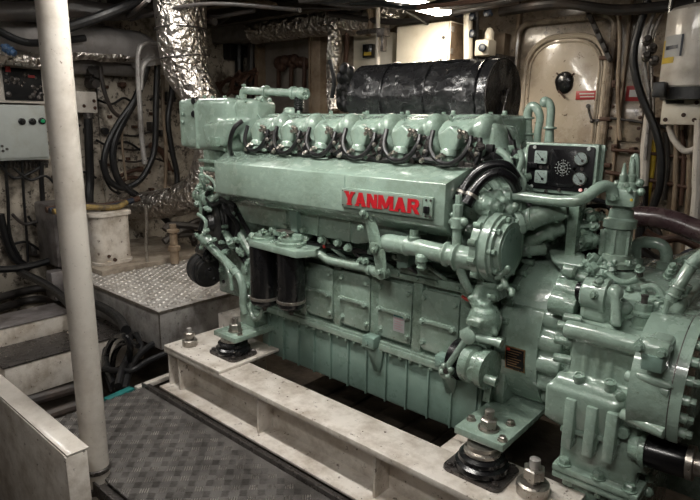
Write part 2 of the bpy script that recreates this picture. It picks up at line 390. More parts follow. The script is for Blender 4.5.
# seams, stiffeners and brackets on the back wall right side
g = G()
for px, w_ in ((513, .03), (621, .02), (664, .035), (683, .04)): q = P(px, 100, Y=YB); g.box(q.x, q.x+w_, YB-.05, YB, .2, 2.5, .004)
struct('trim_3', g, tan)
g = G().bar(P(588, 12, Y=4.5), P(610, 60, Y=4.5), .03, .03)
for k in range(6): g.ball(P(588+22*k/5, 12+48*k/5, Y=4.48), .018, n=6)
one('diagonal_cable', g, dark, 'dark clipped cable slanting over the top right corner of the hatch', 'cable', P(588, 12, Y=4.5))
# pipes and cables right of the hatch
def run(name, pts, r, m, label, cat='pipe', wob=0, sm=6, n=10, group=None, dn=0, up=0):
    if dn: pts = pts+[V((pts[-1].x, pts[-1].y, ZF))]
    if up: pts = [V((pts[0].x, pts[0].y, ZC))]+pts
    g = G().tube(pts, r, n, sm, wob); return one(name, g, m, label, cat, pts[0], group)
Yq = 4.35
run('thick_black_cable', [P(x, y, Y=Yq) for x, y in ((648, 0), (640, 25), (634, 50), (635, 72), (643, 100), (655, 128), (661, 155), (660, 185), (652, 212), (648, 240))], .026, black, 'thick black cable bowing down the bulkhead right of the hatch', 'cable', dn=1)
run('wall_pipe', [P(x, y, Y=4.42) for x, y in ((655, 10), (645, 40), (645, 70), (649, 105), (645, 160))], .013, steel, 'thin grey bent conduit just right of the thick black cable')
run('wall_pipe', [P(x, y, Y=4.45) for x, y in ((664, 10), (652, 38), (651, 75), (653, 110), (650, 130))], .013, zinc, 'second thin conduit bending beside the white tank')
run('grey_drain_pipe', [P(x, y, Y=4.47) for x, y in ((650, 112), (646, 145), (643, 186))], .035, greyw, 'grey sleeved pipe standing behind the lever block of the gearbox', sm=3)
run('grey_drain_pipe', [P(x, y, Y=4.47) for x, y in ((643, 186), (640, 240))], .036, black, 'black lower sleeve under the grey pipe behind the gearbox tower', sm=3, dn=1)
run('yellow_hose', [P(x, y, Y=4.52) for x, y in ((655, 140), (652, 170), (648, 195), (643, 225))], .018, yellow, 'dull yellow hose beside the thick black cable low on the bulkhead', 'hose', dn=1)
run('grey_hose', [P(x, y, Y=4.3) for x, y in ((669, 126), (673, 138), (683, 150), (692, 150), (700, 144))], .02, greyw, 'light grey hose curling below the white junction box', 'hose', dn=0)
run('rusty_stanchion', [P(677, 120, Y=4.5), P(676, 160, Y=4.5), P(672, 235, Y=4.5)], .018, tan, 'rust speckled tan stanchion below the junction box', sm=2, dn=1)
run('rusty_stanchion', [P(693, 120, Y=4.5), P(690, 160, Y=4.5), P(686, 235, Y=4.5)], .02, tan, 'rust speckled stanchion nearest the right picture edge', sm=2, dn=1)
run('grey_standpipe', [P(x, y, Y=4.1) for x, y in ((700, 120), (697, 180), (694, 225))], .03, greyw, 'grey standpipe cut by the right edge above the brown pipe', sm=2, dn=1)
g = G()
for k, (x, y) in enumerate(((647, 42), (652, 50), (646, 58), (654, 62))): g.lathe(P(x, y, Y=4.38), (.3, -1, .2), [(0, .03), (.05, .03), (.06, .018), (.09, .018)], 10)
one('pipe_fitting', g, dsteel, 'dark oily unions on the conduits beside the white tank', 'fitting', P(650, 50, Y=4.38))
# white tank
c0 = P(702, 60, Y=4.2); zt_ = P(670, 6, Y=4.0).z; zb_ = P(670, 87, Y=4.0).z; rr = .22
t = thing('white_tank', 'large white round tank with a yellow and blue sticker at the upper right', 'tank', (c0.x, c0.y, zb_))
ax = c0.x
obj('tank_body', G().lathe((ax, 4.2, zb_), (0, 0, 1), [(0, rr-.01), (.01, rr), (zt_-zb_-.02, rr), (zt_-zb_, rr-.02), (zt_-zb_+.015, rr-.08)], 40), greyw, t)
g = G()
obj('band', G().lathe((ax, 4.2, zb_-.07), (0, 0, 1), [(0, rr-.015), (.07, rr-.015)], 40), blackm, t)
g = G()
for px in (667, 692): q = P(px, 8, Y=4.05); g.tube([V((q.x, 4.15, zt_-.03)), V((q.x, 4.15, zt_+.1)), V((q.x+.02, 4.15, 2.7))], .018, 8, 3)
obj('pipe', g, chrome, t)
g = G()
def patch(g, c, r, a0, a1, z0, z1, out=.002, n=8):
    prev = None
    for i in range(n+1):
        a = a0+(a1-a0)*i/n; p = V((c[0]+(r+out)*math.sin(a), c[1]-(r+out)*math.cos(a), 0)); v0 = g.bm.verts.new(p+V((0, 0, z0))); v1 = g.bm.verts.new(p+V((0, 0, z1)))
        if prev: g.bm.faces.new((prev[0], v0, v1, prev[1]))
        prev = (v0, v1)
    return g
zs = P(672, 47, Y=4.0).z
obj('sticker', patch(G(), (ax, 4.2), rr, -1.15, -.55, zs-.09, zs+.05), yellow, t, label='yellow sticker')
s_ = obj('label_plate', patch(G(), (ax, 4.2), rr, -.98, -.32, zs-.055, zs+.07, .004), sticker, t, label='white label with a blue edge')
obj('label_border', patch(patch(G(), (ax, 4.2), rr, -.38, -.32, zs-.055, zs+.07, .006, 2), (ax, 4.2), rr, -.9, -.45, zs-.01, zs+.012, .006), blue, s_)
obj('buckle', G().box(ax-.2, ax-.13, 3.96, 4.04, zb_-.06, zb_+.03, .008), blackm, t)
# junction box below the tank
a = P(663, 98, Y=4.15); b = P(699, 125, Y=4.15)
t = thing('junction_box', 'white junction box with a dark upper window below the white tank', 'box', (a.x, 4.2, b.z))
obj('box_body', G().box(a.x, b.x, 4.15, 4.3, b.z, a.z, .008), cabw, t)
obj('window', G().box(a.x+.02, b.x-.1, 4.143, 4.152, b.z+.13, a.z-.015, .002), dark, t)
g = G()
for x, z in ((a.x+.03, b.z+.03), (b.x-.03, b.z+.03), (a.x+.13, b.z+.06), (b.x-.03, a.z-.03)): g.bolt((x, 4.15, z), (0, -1, 0), .01, .01)
obj('screw', g, brown, t)
obj('rail_mount', G().box(a.x-.02, b.x+.05, 4.3, 4.55, a.z-.02, a.z+.05), dark, t)
# brown-black pipe crossing behind the gearbox
run('oily_brown_pipe', [P(x, y, Y=2.95) for x, y in ((622, 216), (650, 217), (672, 221), (695, 230), (730, 244))], .05, rustp, 'fat dark brown oily pipe running to the right edge behind the gearbox tower', n=20, wob=.03)
# ---------------- back wall, centre
a = P(397, 27, Y=4.0); b = P(449, 68, Y=4.0)
t = thing('switch_cabinet', 'large white switch cabinet glaring under the ceiling lamp behind the black wrapped drum', 'cabinet', (a.x, 4.2, b.z-.5))
obj('cabinet_body', G().box(a.x, b.x, 4.0, YB-.1, b.z-.5, a.z, .006), cabw, t)
obj('door', G().box(a.x+.012, b.x-.012, 3.985, 4.0, b.z-.48, a.z-.012, .004), cabw, t)
obj('side_plate', G().box(b.x-.002, b.x+.006, 4.0, YB-.12, b.z-.48, a.z-.012, .002), side_tan, t, label='darker brown side plate')  # side panel in a darker brown than the front
g = G()
for y in (4.03,): 
    for k in range(4): g.box(b.x-.004, b.x+.012, 4.0, 4.03, a.z-.06-.16*k-.02, a.z-.06-.16*k+.02)
obj('hinge', g, steel, t)
obj('latch', G().lathe((b.x-.05, 3.985, a.z-.12), (0, -1, 0), [(0, .012), (.01, .012)], 10), dsteel, t)
struct('trim_4', G().box(a.x, b.x+.2, YB-.1, YB, b.z-.5, a.z-.05), tan)
a = P(357, 37, Y=4.35); b = P(397, 60, Y=4.35)
t = thing('small_cabinet', 'plain cream cabinet with a black and yellow switch left of the large white cabinet', 'cabinet', (a.x, 4.4, b.z-.4))
obj('cabinet_body', G().box(a.x, b.x-.02, 4.3, YB, b.z-.4, a.z, .006), cabw, t)
a = P(366, 45, Y=4.3); b = P(375, 58, Y=4.3)
s = obj('switch_box', G().box(a.x, b.x, 4.25, 4.3, b.z, a.z, .005), canm, t)
obj('switch_knob', G().box(a.x+.025, b.x-.005, 4.24, 4.25, b.z+.02, b.z+.05), yellow, s)
run('vertical_pole', [P(378, -4, Y=3.9), P(378, 66, Y=3.9)], .019, greyw, 'slim grey pole in front of the cream cabinets behind the wrapped drum', 'pole', sm=0, dn=1)
q = P(383, 32, Y=3.85); g = G().box(q.x-.045, q.x+.035, 3.82, 3.9, q.z-.035, q.z+.03, .006).box(q.x-.01, q.x+.02, 3.83, 3.88, q.z-.15, q.z-.03, .004)
one('pipe_clamp', g, dsteel, 'dark clamp bolted to the slim grey pole', 'clamp', q)
run('branch_pipe', [P(358, 33, Y=3.95), P(372, 31, Y=3.9), P(384, 30, Y=3.86)], .02, dsteel, 'dark branch pipe meeting the clamp on the slim grey pole')
run('white_riser_pipe', [P(468, 12, Y=4.1), P(468, 62, Y=4.1)], .035, cabw, 'white vertical riser pipe right of the large white cabinet', sm=0, dn=1)
run('black_riser', [P(475, 4, Y=4.2), P(477, 62, Y=4.2)], .025, dark, 'dark vertical riser between white riser and pressure switch', sm=0, dn=1)
a = P(480, 41, Y=4.2); b = P(493, 56, Y=4.2)
t = thing('pressure_switch', 'small white wall instrument right of the cabinet above the drum end', 'instrument', (a.x, 4.2, b.z))
obj('housing', G().box(a.x, b.x, 4.12, 4.25, b.z, a.z, .012), cabw, t)
obj('head', G().lathe(P(489, 41, Y=4.2), (0, 0, 1), [(0, .035), (.06, .035), (.09, .02), (.1, .0)], 16), cabw, t)
obj('bracket', G().box(a.x-.02, b.x+.02, 4.25, YB, b.z-.04, b.z+.02), dark, t)
for i, (px, py) in enumerate(((458, 14), (472, 17), (488, 13), (483, 48), (472, 34))):
    q = P(px, py, Y=4.1)
    g = G().lathe(q, (0, -1, .1), [(-.05, .015), (-.01, .015), (0, .03), (.02, .03), (.025, .015)], 14)
    one('blue_valve', g, blue, ('small blue valve wheel at the end of the ceiling lamp', 'small blue valve wheel above the white riser pipe', 'small blue valve wheel above the wall instrument', 'small blue valve under the wall instrument', 'small blue valve on the dark riser')[i], 'valve', q)
# foil ducts
run('foil_duct', [P(x, y, Y=4.15) for x, y in ((254, 31), (262, 29), (300, 24), (340, 20), (372, 19), (392, 8), (396, -10))], .135, foil, 'crumpled silver foil duct running along the top of the back bulkhead', 'duct', .12, 5, 26)
a = P(210, 17, Y=4.1); b = P(256, 37, Y=4.1)
one('grey_duct_box', G().box(a.x, b.x, 4.1, 4.5, b.z, a.z, .01), lag, 'pale grey boxed duct joining the crumpled foil duct at its left end', 'duct', (a.x, 4.1, b.z))
p_ = [P(180, -14, Y=2.95), P(180, 15, Y=2.95), P(182, 45, Y=2.95), P(186, 70, Y=2.97), P(197, 92, Y=3.0), P(208, 120, Y=3.05), P(211, 150, Y=3.1), P(206, 178, Y=3.1), P(190, 196, Y=3.05), P(160, 204, Y=2.95), P(125, 206, Y=2.85), P(95, 206, Y=2.75)]
g = G().tube(p_, [.215, .215, .21, .19, .15, .14, .145, .155, .15, .14, .13, .12], 28, 6, .12)
fd = one('foil_duct', g, foil, 'fat crumpled silver duct dropping from the ceiling behind the green header tank', 'duct', p_[0])
g = G()
for a_, b_, r_ in ((p_[1], p_[2], .217), (p_[2], p_[3], .205)): m_ = (V(a_)+V(b_))/2; g.ring(m_, V(b_)-V(a_), r_, .006, 28, 6)
obj('band', g, dark, fd, label='dark strap')
g = G().tube([P(x, y, Y=4.0) for x, y in ((333, 20), (335, 50), (333, 80), (336, 110))], [.05, .07, .05, .07], 16, 5, .3)
one('foil_pipe', g, foil, 'narrow crumpled foil wrapped pipe hanging left of the black drum', 'pipe', P(333, 20, Y=4.0))
g = G().tube([P(x, y, X=-5.3) for x, y in ((-30, 58), (0, 56), (40, 60), (75, 52), (110, 55), (150, 57))], .06, 14, 4, .35)
one('foil_pipe', g, foil, 'thin foil wrapped pipe running along the left wall above the control panels', 'pipe', P(0, 56, X=-5.3))
g = G().tube([P(x, y, X=-5.0) for x, y in ((-30, 10), (30, 12), (70, 8), (120, 12), (170, 4))], .07, 16, 4, .3)
one('foil_pipe', g, dark, 'dim foil lagged pipe close under the ceiling on the left', 'pipe', P(0, 5, X=-5.0))
# lagged ducts on the left wall
g = G().tube([P(x, y, X=-5.35) for x, y in ((-30, 24), (10, 32), (50, 40), (90, 42), (120, 46), (142, 50), (148, 66))], .15, 18, 4, .08)
one('lagged_duct', g, lag, 'grey cloth lagged duct along the left wall passing behind the white post', 'duct', P(0, 30, X=-5.35))
g = G().tube([P(x, y, X=-5.55) for x, y in ((70, 64), (100, 66), (138, 68))], .085, 16, 4, .08)
one('lagged_duct', g, lag, 'lower grey lagged duct right of the white post', 'duct', P(80, 64, X=-5.55))
run('black_cable_bundle', [P(x, y, X=-5.15) for x, y in ((-20, 20), (8, 36), (30, 43), (60, 41), (85, 38))], .03, black, 'black cable bundle sagging across the lagged duct at the top left', 'cable')
run('black_cable_bundle', [P(x, y, X=-4.8) for x, y in ((60, 30), (95, 18), (130, 4), (160, -10))], .04, black, 'dark cable bundle climbing to the ceiling right of the white post', 'cable')
# tangle of dark pipes under the ceiling
lab = ['dark pipe under the ceiling nearest the foil duct', 'dark ceiling pipe crossing above the black drum', 'dark ceiling pipe above the hatch door', 'dark pipe crossing the top left corner', 'second dark pipe crossing the top left corner', 'dark pipe in front of the fat silver duct top', 'dark pipe running towards the ceiling lamp']
for i, (pts, Y_, r_) in enumerate(((((200, 8), (260, 4), (330, -2)), 3.9, .03), (((330, 14), (400, 22), (470, 9), (520, 0)), 4.0, .025), (((500, 12), (560, 4), (620, 10), (700, 2)), 4.3, .035), (((-10, 12), (40, -2), (90, -12)), 2.2, .03), (((-10, 0), (60, 22), (150, 10), (215, 22)), 3.2, .03), (((130, 20), (200, 4), (300, 10)), 2.8, .015), (((300, -2), (350, 6), (390, 3)), 3.4, .02))):
    run('ceiling_pipe', [P(x, y, Y=Y_) for x, y in pts], r_, dark, lab[i])
run('ceiling_pipe', [P(x, y, Y=3.8) for x, y in ((203, 60), (203, 12), (222, 5), (258, 2), (275, 6))], .03, tan, 'pale brown bent pipe right of the fat silver duct')
run('ceiling_pipe', [P(x, y, Y=4.1) for x, y in ((334, 0), (332, 40), (330, 62))], .02, brown, 'rusty brown vertical pipe beside the narrow foil wrapped pipe')
run('ceiling_pipe', [P(x, y, Y=4.1) for x, y in ((345, 2), (347, 40), (344, 75))], .022, brown, 'second rusty brown vertical pipe left of the cream cabinet')
run('ceiling_pipe', [P(x, y, Y=4.0) for x, y in ((358, 0), (368, 8), (371, 22), (368, 36))], .025, tan, 'pale brown curved pipe above the small cream cabinet')
# recess with frame on the back wall
a = P(262, 41, Y=4.5); b = P(307, 112, Y=4.5)
t = thing('framed_locker', 'pale framed locker opening on the back bulkhead behind the top pipe', 'locker', (a.x, 4.5, b.z))
obj('back_panel', G().box(a.x, b.x, 4.52, 4.58, b.z, a.z-.02), mat('dim_grey_panel', (.26, .23, .20), .5, dirt=(.12, .09, .07), damt=.6), t)
obj('frame', G().box(a.x, b.x, 4.4, 4.52, a.z-.03, a.z, .004).box(a.x-.02, a.x+.03, 4.4, 4.52, b.z, a.z, .004), tan, t)
a2 = P(277, 60, Y=4.42); b2 = P(303, 88, Y=4.42)
g = G()
for k in range(9): x = a2.x+(b2.x-a2.x)*k/8; g.ball((x, 4.44+R.random()*.05, a2.z-R.random()*.08), .05+R.random()*.03, n=8)
for k in range(3): x = a2.x+(b2.x-a2.x)*k/2; g.tube([(x, 4.45, a2.z), (x+.02, 4.42, b2.z+.08), (x-.01, 4.44, b2.z-.03)], .025, 7, 3)
one('hanging_rags', g, brown, 'heap of dark brown hoses hanging inside the pale framed locker', 'hoses', (a2.x, 4.45, b2.z))
a = P(308, 36, Y=4.3); b = P(320, 112, Y=4.3)
struct('trim_5', G().box(a.x, b.x, 4.3, YB, b.z-.6, a.z+.02, .006).box(a.x+.03, a.x+.045, 4.28, 4.3, b.z-.6, a.z), tan)
a = P(223, 40, Y=4.3); b = P(232, 60, Y=4.3)
t = thing('wall_speaker', 'black rounded device on the bulkhead left of the framed locker', 'device', (a.x, 4.3, b.z))
obj('housing', G().box(a.x-.02, b.x+.03, 4.25, 4.4, b.z, a.z, .03), black, t)
obj('bracket', G().box(a.x+.03, b.x-.03, 4.4, YB, b.z+.05, a.z-.05), dsteel, t)
run('black_stack_pipe', [P(239, 42, Y=4.4), P(239, 92, Y=4.4)], .05, black, 'black vertical pipe right of the rounded black device', sm=0, dn=1)
run('black_stack_pipe', [P(252, 42, Y=4.4), P(250, 92, Y=4.4)], .05, dark, 'dark vertical pipe just left of the framed locker', sm=0, dn=1)
run('tan_stack_pipe', [P(230, 66, Y=4.45), P(230, 100, Y=4.45)], .03, tan, 'tan pipe stub under the rounded black device', sm=0, dn=1)
a = P(205, 36, Y=4.5); b = P(222, 72, Y=4.5)
one('wall_plate', G().box(a.x, b.x, 4.45, 4.6, b.z, a.z, .004), mat('dim_grey_plate', (.33, .30, .27), .5, dirt=(.14, .1, .08), damt=.5), 'dim grey plate on the bulkhead right of the fat silver duct', 'plate', (a.x, 4.5, b.z))
g = G()
for k in range(9): q = P(208+R.random()*38, 80+R.random()*12, Y=3.7+R.random()*.4); g.tube([q, q+V((R.uniform(.05, .3), R.uniform(-.1, .1), R.uniform(-.15, .15))), q+V((R.uniform(.2, .45), 0, R.uniform(-.1, .1)))], .02, 6, 3)
one('rusty_linkage', g, brown, 'tangle of rusty brown rods behind the header tank', 'rods', P(215, 80, Y=3.8))
# ---------------- left wall
def lbox(x0, y0, x1, y1, X, dep, bev=.006):
    a = P(x0, y0, X=X); b = P(x1, y1, X=X); return G().box(X-dep, X, a.y, b.y, b.z, a.z, bev), a, b
g, a, b = lbox(-14, 104, 50, 159, -5.45, .25)
t = thing('control_cabinet', 'light grey control cabinet with a row of push buttons on the left wall', 'cabinet', (-5.6, a.y, b.z)); obj('cabinet_body', g, cabg, t)
g, a, b = lbox(-12, 106, 48, 157, -5.435, .016, .004); obj('door', g, cabg, t)
for x, y, m_, lb in ((22, 121.5, canm, None), (32.5, 121.5, canm, None), (42, 121, greenb, 'green lit push button')):
    q = P(x, y, X=-5.43); bz = obj('push_button', G().lathe(q, (1, 0, 0), [(-.01, .03), (.006, .03), (.008, .024), (.02, .022), (.02, .0)], 16), canm, t)
    bz2 = obj('button_cap', G().lathe(q+V((.014, 0, 0)), (1, 0, 0), [(0, .019), (.012, .017), (.014, 0)], 16), m_, bz, label=lb)
for x, y in ((2, 146), (7, 149), (3, 151)): obj('screw', G().lathe(P(x, y, X=-5.435), (1, 0, 0), [(0, .012), (.01, .01)], 8), dsteel, t)
g, a, b = lbox(-14, 57, 50, 104, -5.5, .2)
t = thing('instrument_cabinet', 'cream instrument cabinet with a dark gauge panel above the grey control cabinet', 'cabinet', (-5.6, a.y, b.z)); obj('cabinet_body', g, greyw, t)
g, a, b = lbox(2, 67, 44, 101, -5.485, .016, .003); pn = obj('gauge_panel', g, blackp, t)
g = G()
for k in range(26): q = P(4+R.random()*38, 74+R.random()*24, X=-5.484); g.lathe(q, (1, 0, 0), [(0, .012+R.random()*.012), (.006, .01)], 10)
obj('gauge', g, dsteel, pn)
g, a, b = lbox(5, 66, 11, 72, -5.475, .01, .002); obj('red_lamp', g, redp, pn)
g, a, b = lbox(28, 75, 35, 78, -5.475, .01, .002); obj('label_strip', g, redp, pn)
g, a, b = lbox(20, 61, 34, 64.5, -5.49, .012, .002); obj('red_label', g, redp, t)
g = G()
for k in range(12):
    q = P(2+k*4, 160, X=-5.58); g.lathe(q, (0, 0, -1), [(0, .022), (.03, .022), (.035, .014), (.07, .012)], 8)
one('cable_gland', g, dsteel, 'row of oily cable glands under the grey control cabinet', 'glands', P(2, 160, X=-5.58), ang=40)
cab = [((5, 162), (8, 200), (10, 235), (22, 262)), ((22, 162), (24, 200), (27, 240), (28, 262)), ((41, 162), (42, 190), (45, 220), (52, 245)), ((0, 165), (14, 178), (32, 172), (44, 164)), ((0, 214), (6, 240), (14, 258), (30, 268))]
lb = ['leftmost thin black cable hanging below the grey control cabinet', 'middle thin black cable hanging below the grey control cabinet', 'right black cable hanging below the grey control cabinet beside the white post', 'short black cable looped between the glands of the grey cabinet', 'black hose bending to the deck at the left picture edge']
for i, c_ in enumerate(cab): run('hanging_cable', [P(x, y, X=-5.55) for x, y in c_], (.014, .012, .022, .014, .035)[i], black, lb[i], 'cable')
run('deck_hose', [P(x, y, X=-5.3) for x, y in ((-10, 270), (20, 268), (45, 262), (62, 256))], .03, black, 'black hose lying along the foot of the left wall', 'hose')
g, a, b = lbox(75, 91, 98, 113, -5.5, .2)
t = thing('terminal_box', 'small pale terminal box on the left wall just right of the white post', 'box', (-5.6, a.y, b.z)); obj('box_body', g, greyw, t)
obj('gland', G().lathe(P(88, 113, X=-5.55), (0, 0, -1), [(0, .05), (.05, .05), (.06, .035), (.1, .033)], 14), dsteel, t)
g, a, b = lbox(74, 103, 77, 110, -5.49, .02, .003); obj('blue_tag', g, blue, t)
g = G()
for x, y in ((94, 101), (95, 108), (84, 106)): g.bolt(P(x, y, X=-5.5), (1, 0, 0), .012, .012)
obj('screw', g, brown, t)
run('thick_black_hose', [P(88, 116, X=-5.55), P(89, 150, X=-5.55), P(90, 180, X=-5.55), P(90, 212, X=-5.5)], .04, black, 'straight thick black hose falling from the pale terminal box', 'hose', dn=1)
g = G()
for k in range(8): q = P(84+R.random()*8, 68+R.random()*18, X=-5.6); g.lathe(q, (1, 0, 0), [(0, .05), (.08+R.random()*.08, .04)], 8)
one('small_relay', g, dark, 'cluster of small dark relays above the pale terminal box', 'relays', P(86, 75, X=-5.6))
g, a, b = lbox(96, 75, 137, 252, -5.66, .04, .004); struct('trim_6', g, creamL)
g = G().lathe(P(103.5, 131, X=-5.66), (1, 0, 0), [(0, .035), (.05, .035), (.05, .0)], 16); one('wall_stud', g, black, 'round black stud on the left wall panel', 'stud', P(103.5, 131, X=-5.66))
hs = [(((150, 40), (146, 70), (135, 100), (125, 118), (115, 140), (113, 160), (120, 182), (140, 198), (158, 212), (172, 226)), .034, 'black hose looping down the left wall and under the foil duct'),
      (((148, 60), (142, 84), (132, 104), (118, 124), (107, 146), (104, 165), (109, 180), (122, 188), (138, 182), (149, 166), (155, 145), (156, 100), (158, 50)), .03, 'black hose making a full loop on the left wall'),
      (((170, 50), (172, 88), (168, 120), (172, 150), (177, 175), (176, 195)), .028, 'black hose hanging between foil duct and header tank')]
for pts, r_, lb_ in hs: run('black_hose', [P(x, y, X=-5.3) for x, y in pts], r_, black, lb_, 'hose')
for i, (pts, r_) in enumerate(((((158, 44), (146, 43), (139, 50), (138, 70), (140, 110), (142, 140), (145, 164)), .023), (((160, 59), (150, 60), (143, 68), (141, 90)), .021))):
    run('bent_grey_pipe', [P(x, y, X=-5.05) for x, y in pts], r_, steel, ('tall grey pipe bending over at the top beside the foil duct', 'short grey pipe bend inside the taller bent pipe')[i])
g = G()
for k, zz in enumerate((134, 148, 160)): g.tube([P(118, zz, X=-5.6), P(135, zz+2, X=-5.6), P(152, zz-2, X=-5.6), P(170, zz+4, X=-5.6)], .012, 6, 4)
one('thin_wall_line', g, dark, 'three thin dark lines strung across the left wall behind the hoses', 'lines', P(118, 134, X=-5.6))
for i, (pts, r_) in enumerate(((((120, 176), (135, 170), (150, 172)), .02), (((150, 145), (162, 152), (170, 170)), .03), (((116, 186), (128, 178), (140, 178)), .02))):
    run('rusty_wall_pipe', [P(x, y, X=-5.5) for x, y in pts], r_, brown, ('rusty small pipe inside the black hose loop', 'rusty pipe right of the black hose loop', 'lowest rusty pipe at the bottom of the black hose loop')[i])
# ---------------- plinth, white strainer box, studded step
st = P(159, 312, Z=.3)
sx, sy0, sy1, sxl, szb = st.x, st.y, 2.95, -4.85, .02
t = thing('studded_step', 'steel step box with raised studs on its top beside the engine', 'step', (sx, sy0, szb))
obj('step_body', G().box(sxl, sx, sy0, sy1, szb, .285, .004), steel, t)
g = G().box(sxl, sx+.004, sy0-.004, sy1, .286, .3, .002)
g.bm.faces.index_update(); nf = len(g.bm.faces)
i = 0
y = sy0+.04
while y < sy1-.02:
    x = sxl+.05+(i % 2)*.037
    while x < sx-.03:
        g.lathe((x, y, .299), (0, 0, 1), [(0, .019), (.004, .017), (.009, .009), (.0095, 0.003)], 9); x += .075
    y += .05; i += 1
mm = me(g, 'studded_plate', 60); mm.materials.append(tread); worn(mm, studm, nf); obj('studded_plate', mm, tread, t)
q0 = P(102, 272, Z=.34); q1 = P(188, 257, Z=.34)
obj('edge_strip', G().box(sxl, sx+.006, sy0-.007, sy0-.003, .284, .302).box(sx+.003, sx+.007, sy0-.006, sy1, .284, .302).box(sx-.004, sx+.003, sy0-.005, sy0+.002, szb+.01, .29), zinc, t, label='bright worn edge of the step')
one('cream_plinth', G().box(-5.6, q0.x, q0.y, q1.y+.3, .3, .345, .004), plinthm, 'low cream plinth slab carrying the square white strainer box', 'plinth', (q0.x, q0.y, .3))
wa = P(97, 268, Z=.345); wb = P(133, 259, Z=.345); wz = P(97, 216, X=wa.x, ).z
t = thing('strainer_box', 'square white strainer box on the cream plinth right of the white post', 'box', (wa.x-.18, wa.y+.15, .345))
ww = wb.y-wa.y
g = G(); g.prism(rrect(wa.x-.42, wa.x-.02, wa.y+.02, wb.y-.02, .07), 2, .35, wz, .01); obj('box_body', g, creamR, t)
g = G().prism(rrect(wa.x-.44, wa.x, wa.y, wb.y, .07), 2, wz-.02, wz+.012, .004); g.prism(rrect(wa.x-.43, wa.x-.01, wa.y+.01, wb.y-.01, .07), 2, .345, .375, .01); obj('flange', g, creamR, t)
g = G()
for yy in (.12, .25): g.lathe((wa.x-.02, wa.y+yy, .52-yy*.8), (1, 0, 0), [(-.01, .014), (.012, .014)], 10)
g.lathe((wa.x-.02, wa.y+.17, .385), (1, 0, 0), [(-.01, .018), (.02, .014)], 10); obj('plug', g, brown, t)
for i, (dy, c_, m_) in enumerate(((-.05, 'ochre', ochre), (.03, 'blue', blue), (.1, 'rusty', brown))):
    q = V((wa.x-.15-.07*i, wa.y-.25, wz+.05+.0*i)); run('valve_pipe', [q, q+V((.0, .25, .01)), q+V((.05, .5, -.01)), q+V((.02, .62+.1*i, .02))], .026, m_, c_+' oily pipe lying across the top of the square strainer box')
q = P(103, 213, X=wa.x-.2); one('blue_hand_valve', G().lathe(q, (1, 0, .4), [(0, .02), (.05, .02), (.055, .045), (.075, .045), (.08, .02)], 12), blue, 'blue hand valve on top of the square strainer box', 'valve', q)
g = G().box(-5.5, -5.1, P(100, 230, X=-5.1).y-.4, P(80, 230, X=-5.1).y+.1, .3, .85, .02)
one('pale_pedestal', g, dtop, 'pale pedestal block behind the white post beside the strainer box', 'pedestal', (-5.3, 2.2, .3))
g = G(); a = P(45, 288, X=-4.9); g.prism([(-5.15, .05), (-4.95, .05), (-4.99, .30), (-5.11, .30)], 1, a.y+.09, a.y+.21, .015)
one('grey_wedge_foot', g, dtop, 'grey tapering foot on the deck at the left of the white post', 'foot', (-5.0, a.y, .05))
run('strainer_pipe', [P(146, 205, X=-4.6), P(147, 225, X=-4.6), P(146, 246, X=-4.6)], .014, zinc, 'thin grey pipe standing right of the square strainer box', sm=0, dn=1)
# hydrant-like fitting beyond the strainer
q = P(174, 246, X=-4.5)
g = G().lathe(q, (0, 0, 1), [(-.16, .04), (-.04, .04), (-.04, .055), (0, .055), (.01, .035), (.12, .035), (.13, .055), (.15, .055), (.16, .03), (.2, .03)], 16)
one('pipe_stub', g, tan, 'pale flanged pipe stub standing between plinth and engine', 'stub', q)
g = G()
for k in range(14):
    q = P(160+R.random()*60, 226+R.random()*16, X=-4.7); g.tube([q, q+V((0, R.uniform(.1, .3), R.uniform(-.1, .1))), q+V((R.uniform(-.1, .1), R.uniform(.3, .6), R.uniform(-.1, .1)))], R.uniform(.015, .04), 7, 3)
one('oily_pipe_tangle', g, dark, 'tangle of dark oily pipes under the foil elbow', 'pipes', P(170, 225, X=-4.7))
# ---------------- cream ledges and hoses left of the tread plate
zA, zB = .17, .03
a0 = P(0, 335, Z=zA); a1 = P(70, 313, Z=zA); b0 = P(5, 366, Z=zB); b1 = P(142, 330, Z=zB)
g = G().box(a1.x-.32, a1.x, a0.y-1.2, a1.y+.02, zB, zA, .01)
t = one('cream_ledge', g, creamR, 'upper cream ledge at the left edge behind the white post', 'ledge', (a1.x, a0.y, zB))
g = G().box(b1.x-.6, b1.x, b0.y-.02, b1.y, -.2, zB, .006)
one('pipe_trough', g, creamR, 'lower cream coaming with a worn steel top left of the tread plate', 'coaming', (b1.x, b0.y, -.2))
one('ledge_top_strip', G().box(a1.x-.31, a1.x+.008, a0.y-1.2, a1.y+.01, zA, zA+.008, .002), dtop, 'dirty grey top strip on the upper cream ledge', 'strip', (a1.x, a0.y, zA))
one('worn_cap_strip', G().box(b1.x-.6, b1.x+.01, b0.y-.03, b1.y+.01, zB, zB+.012, .003), dsteel, 'worn steel capping strip on the lower cream coaming', 'strip', (b1.x, b0.y, zB))
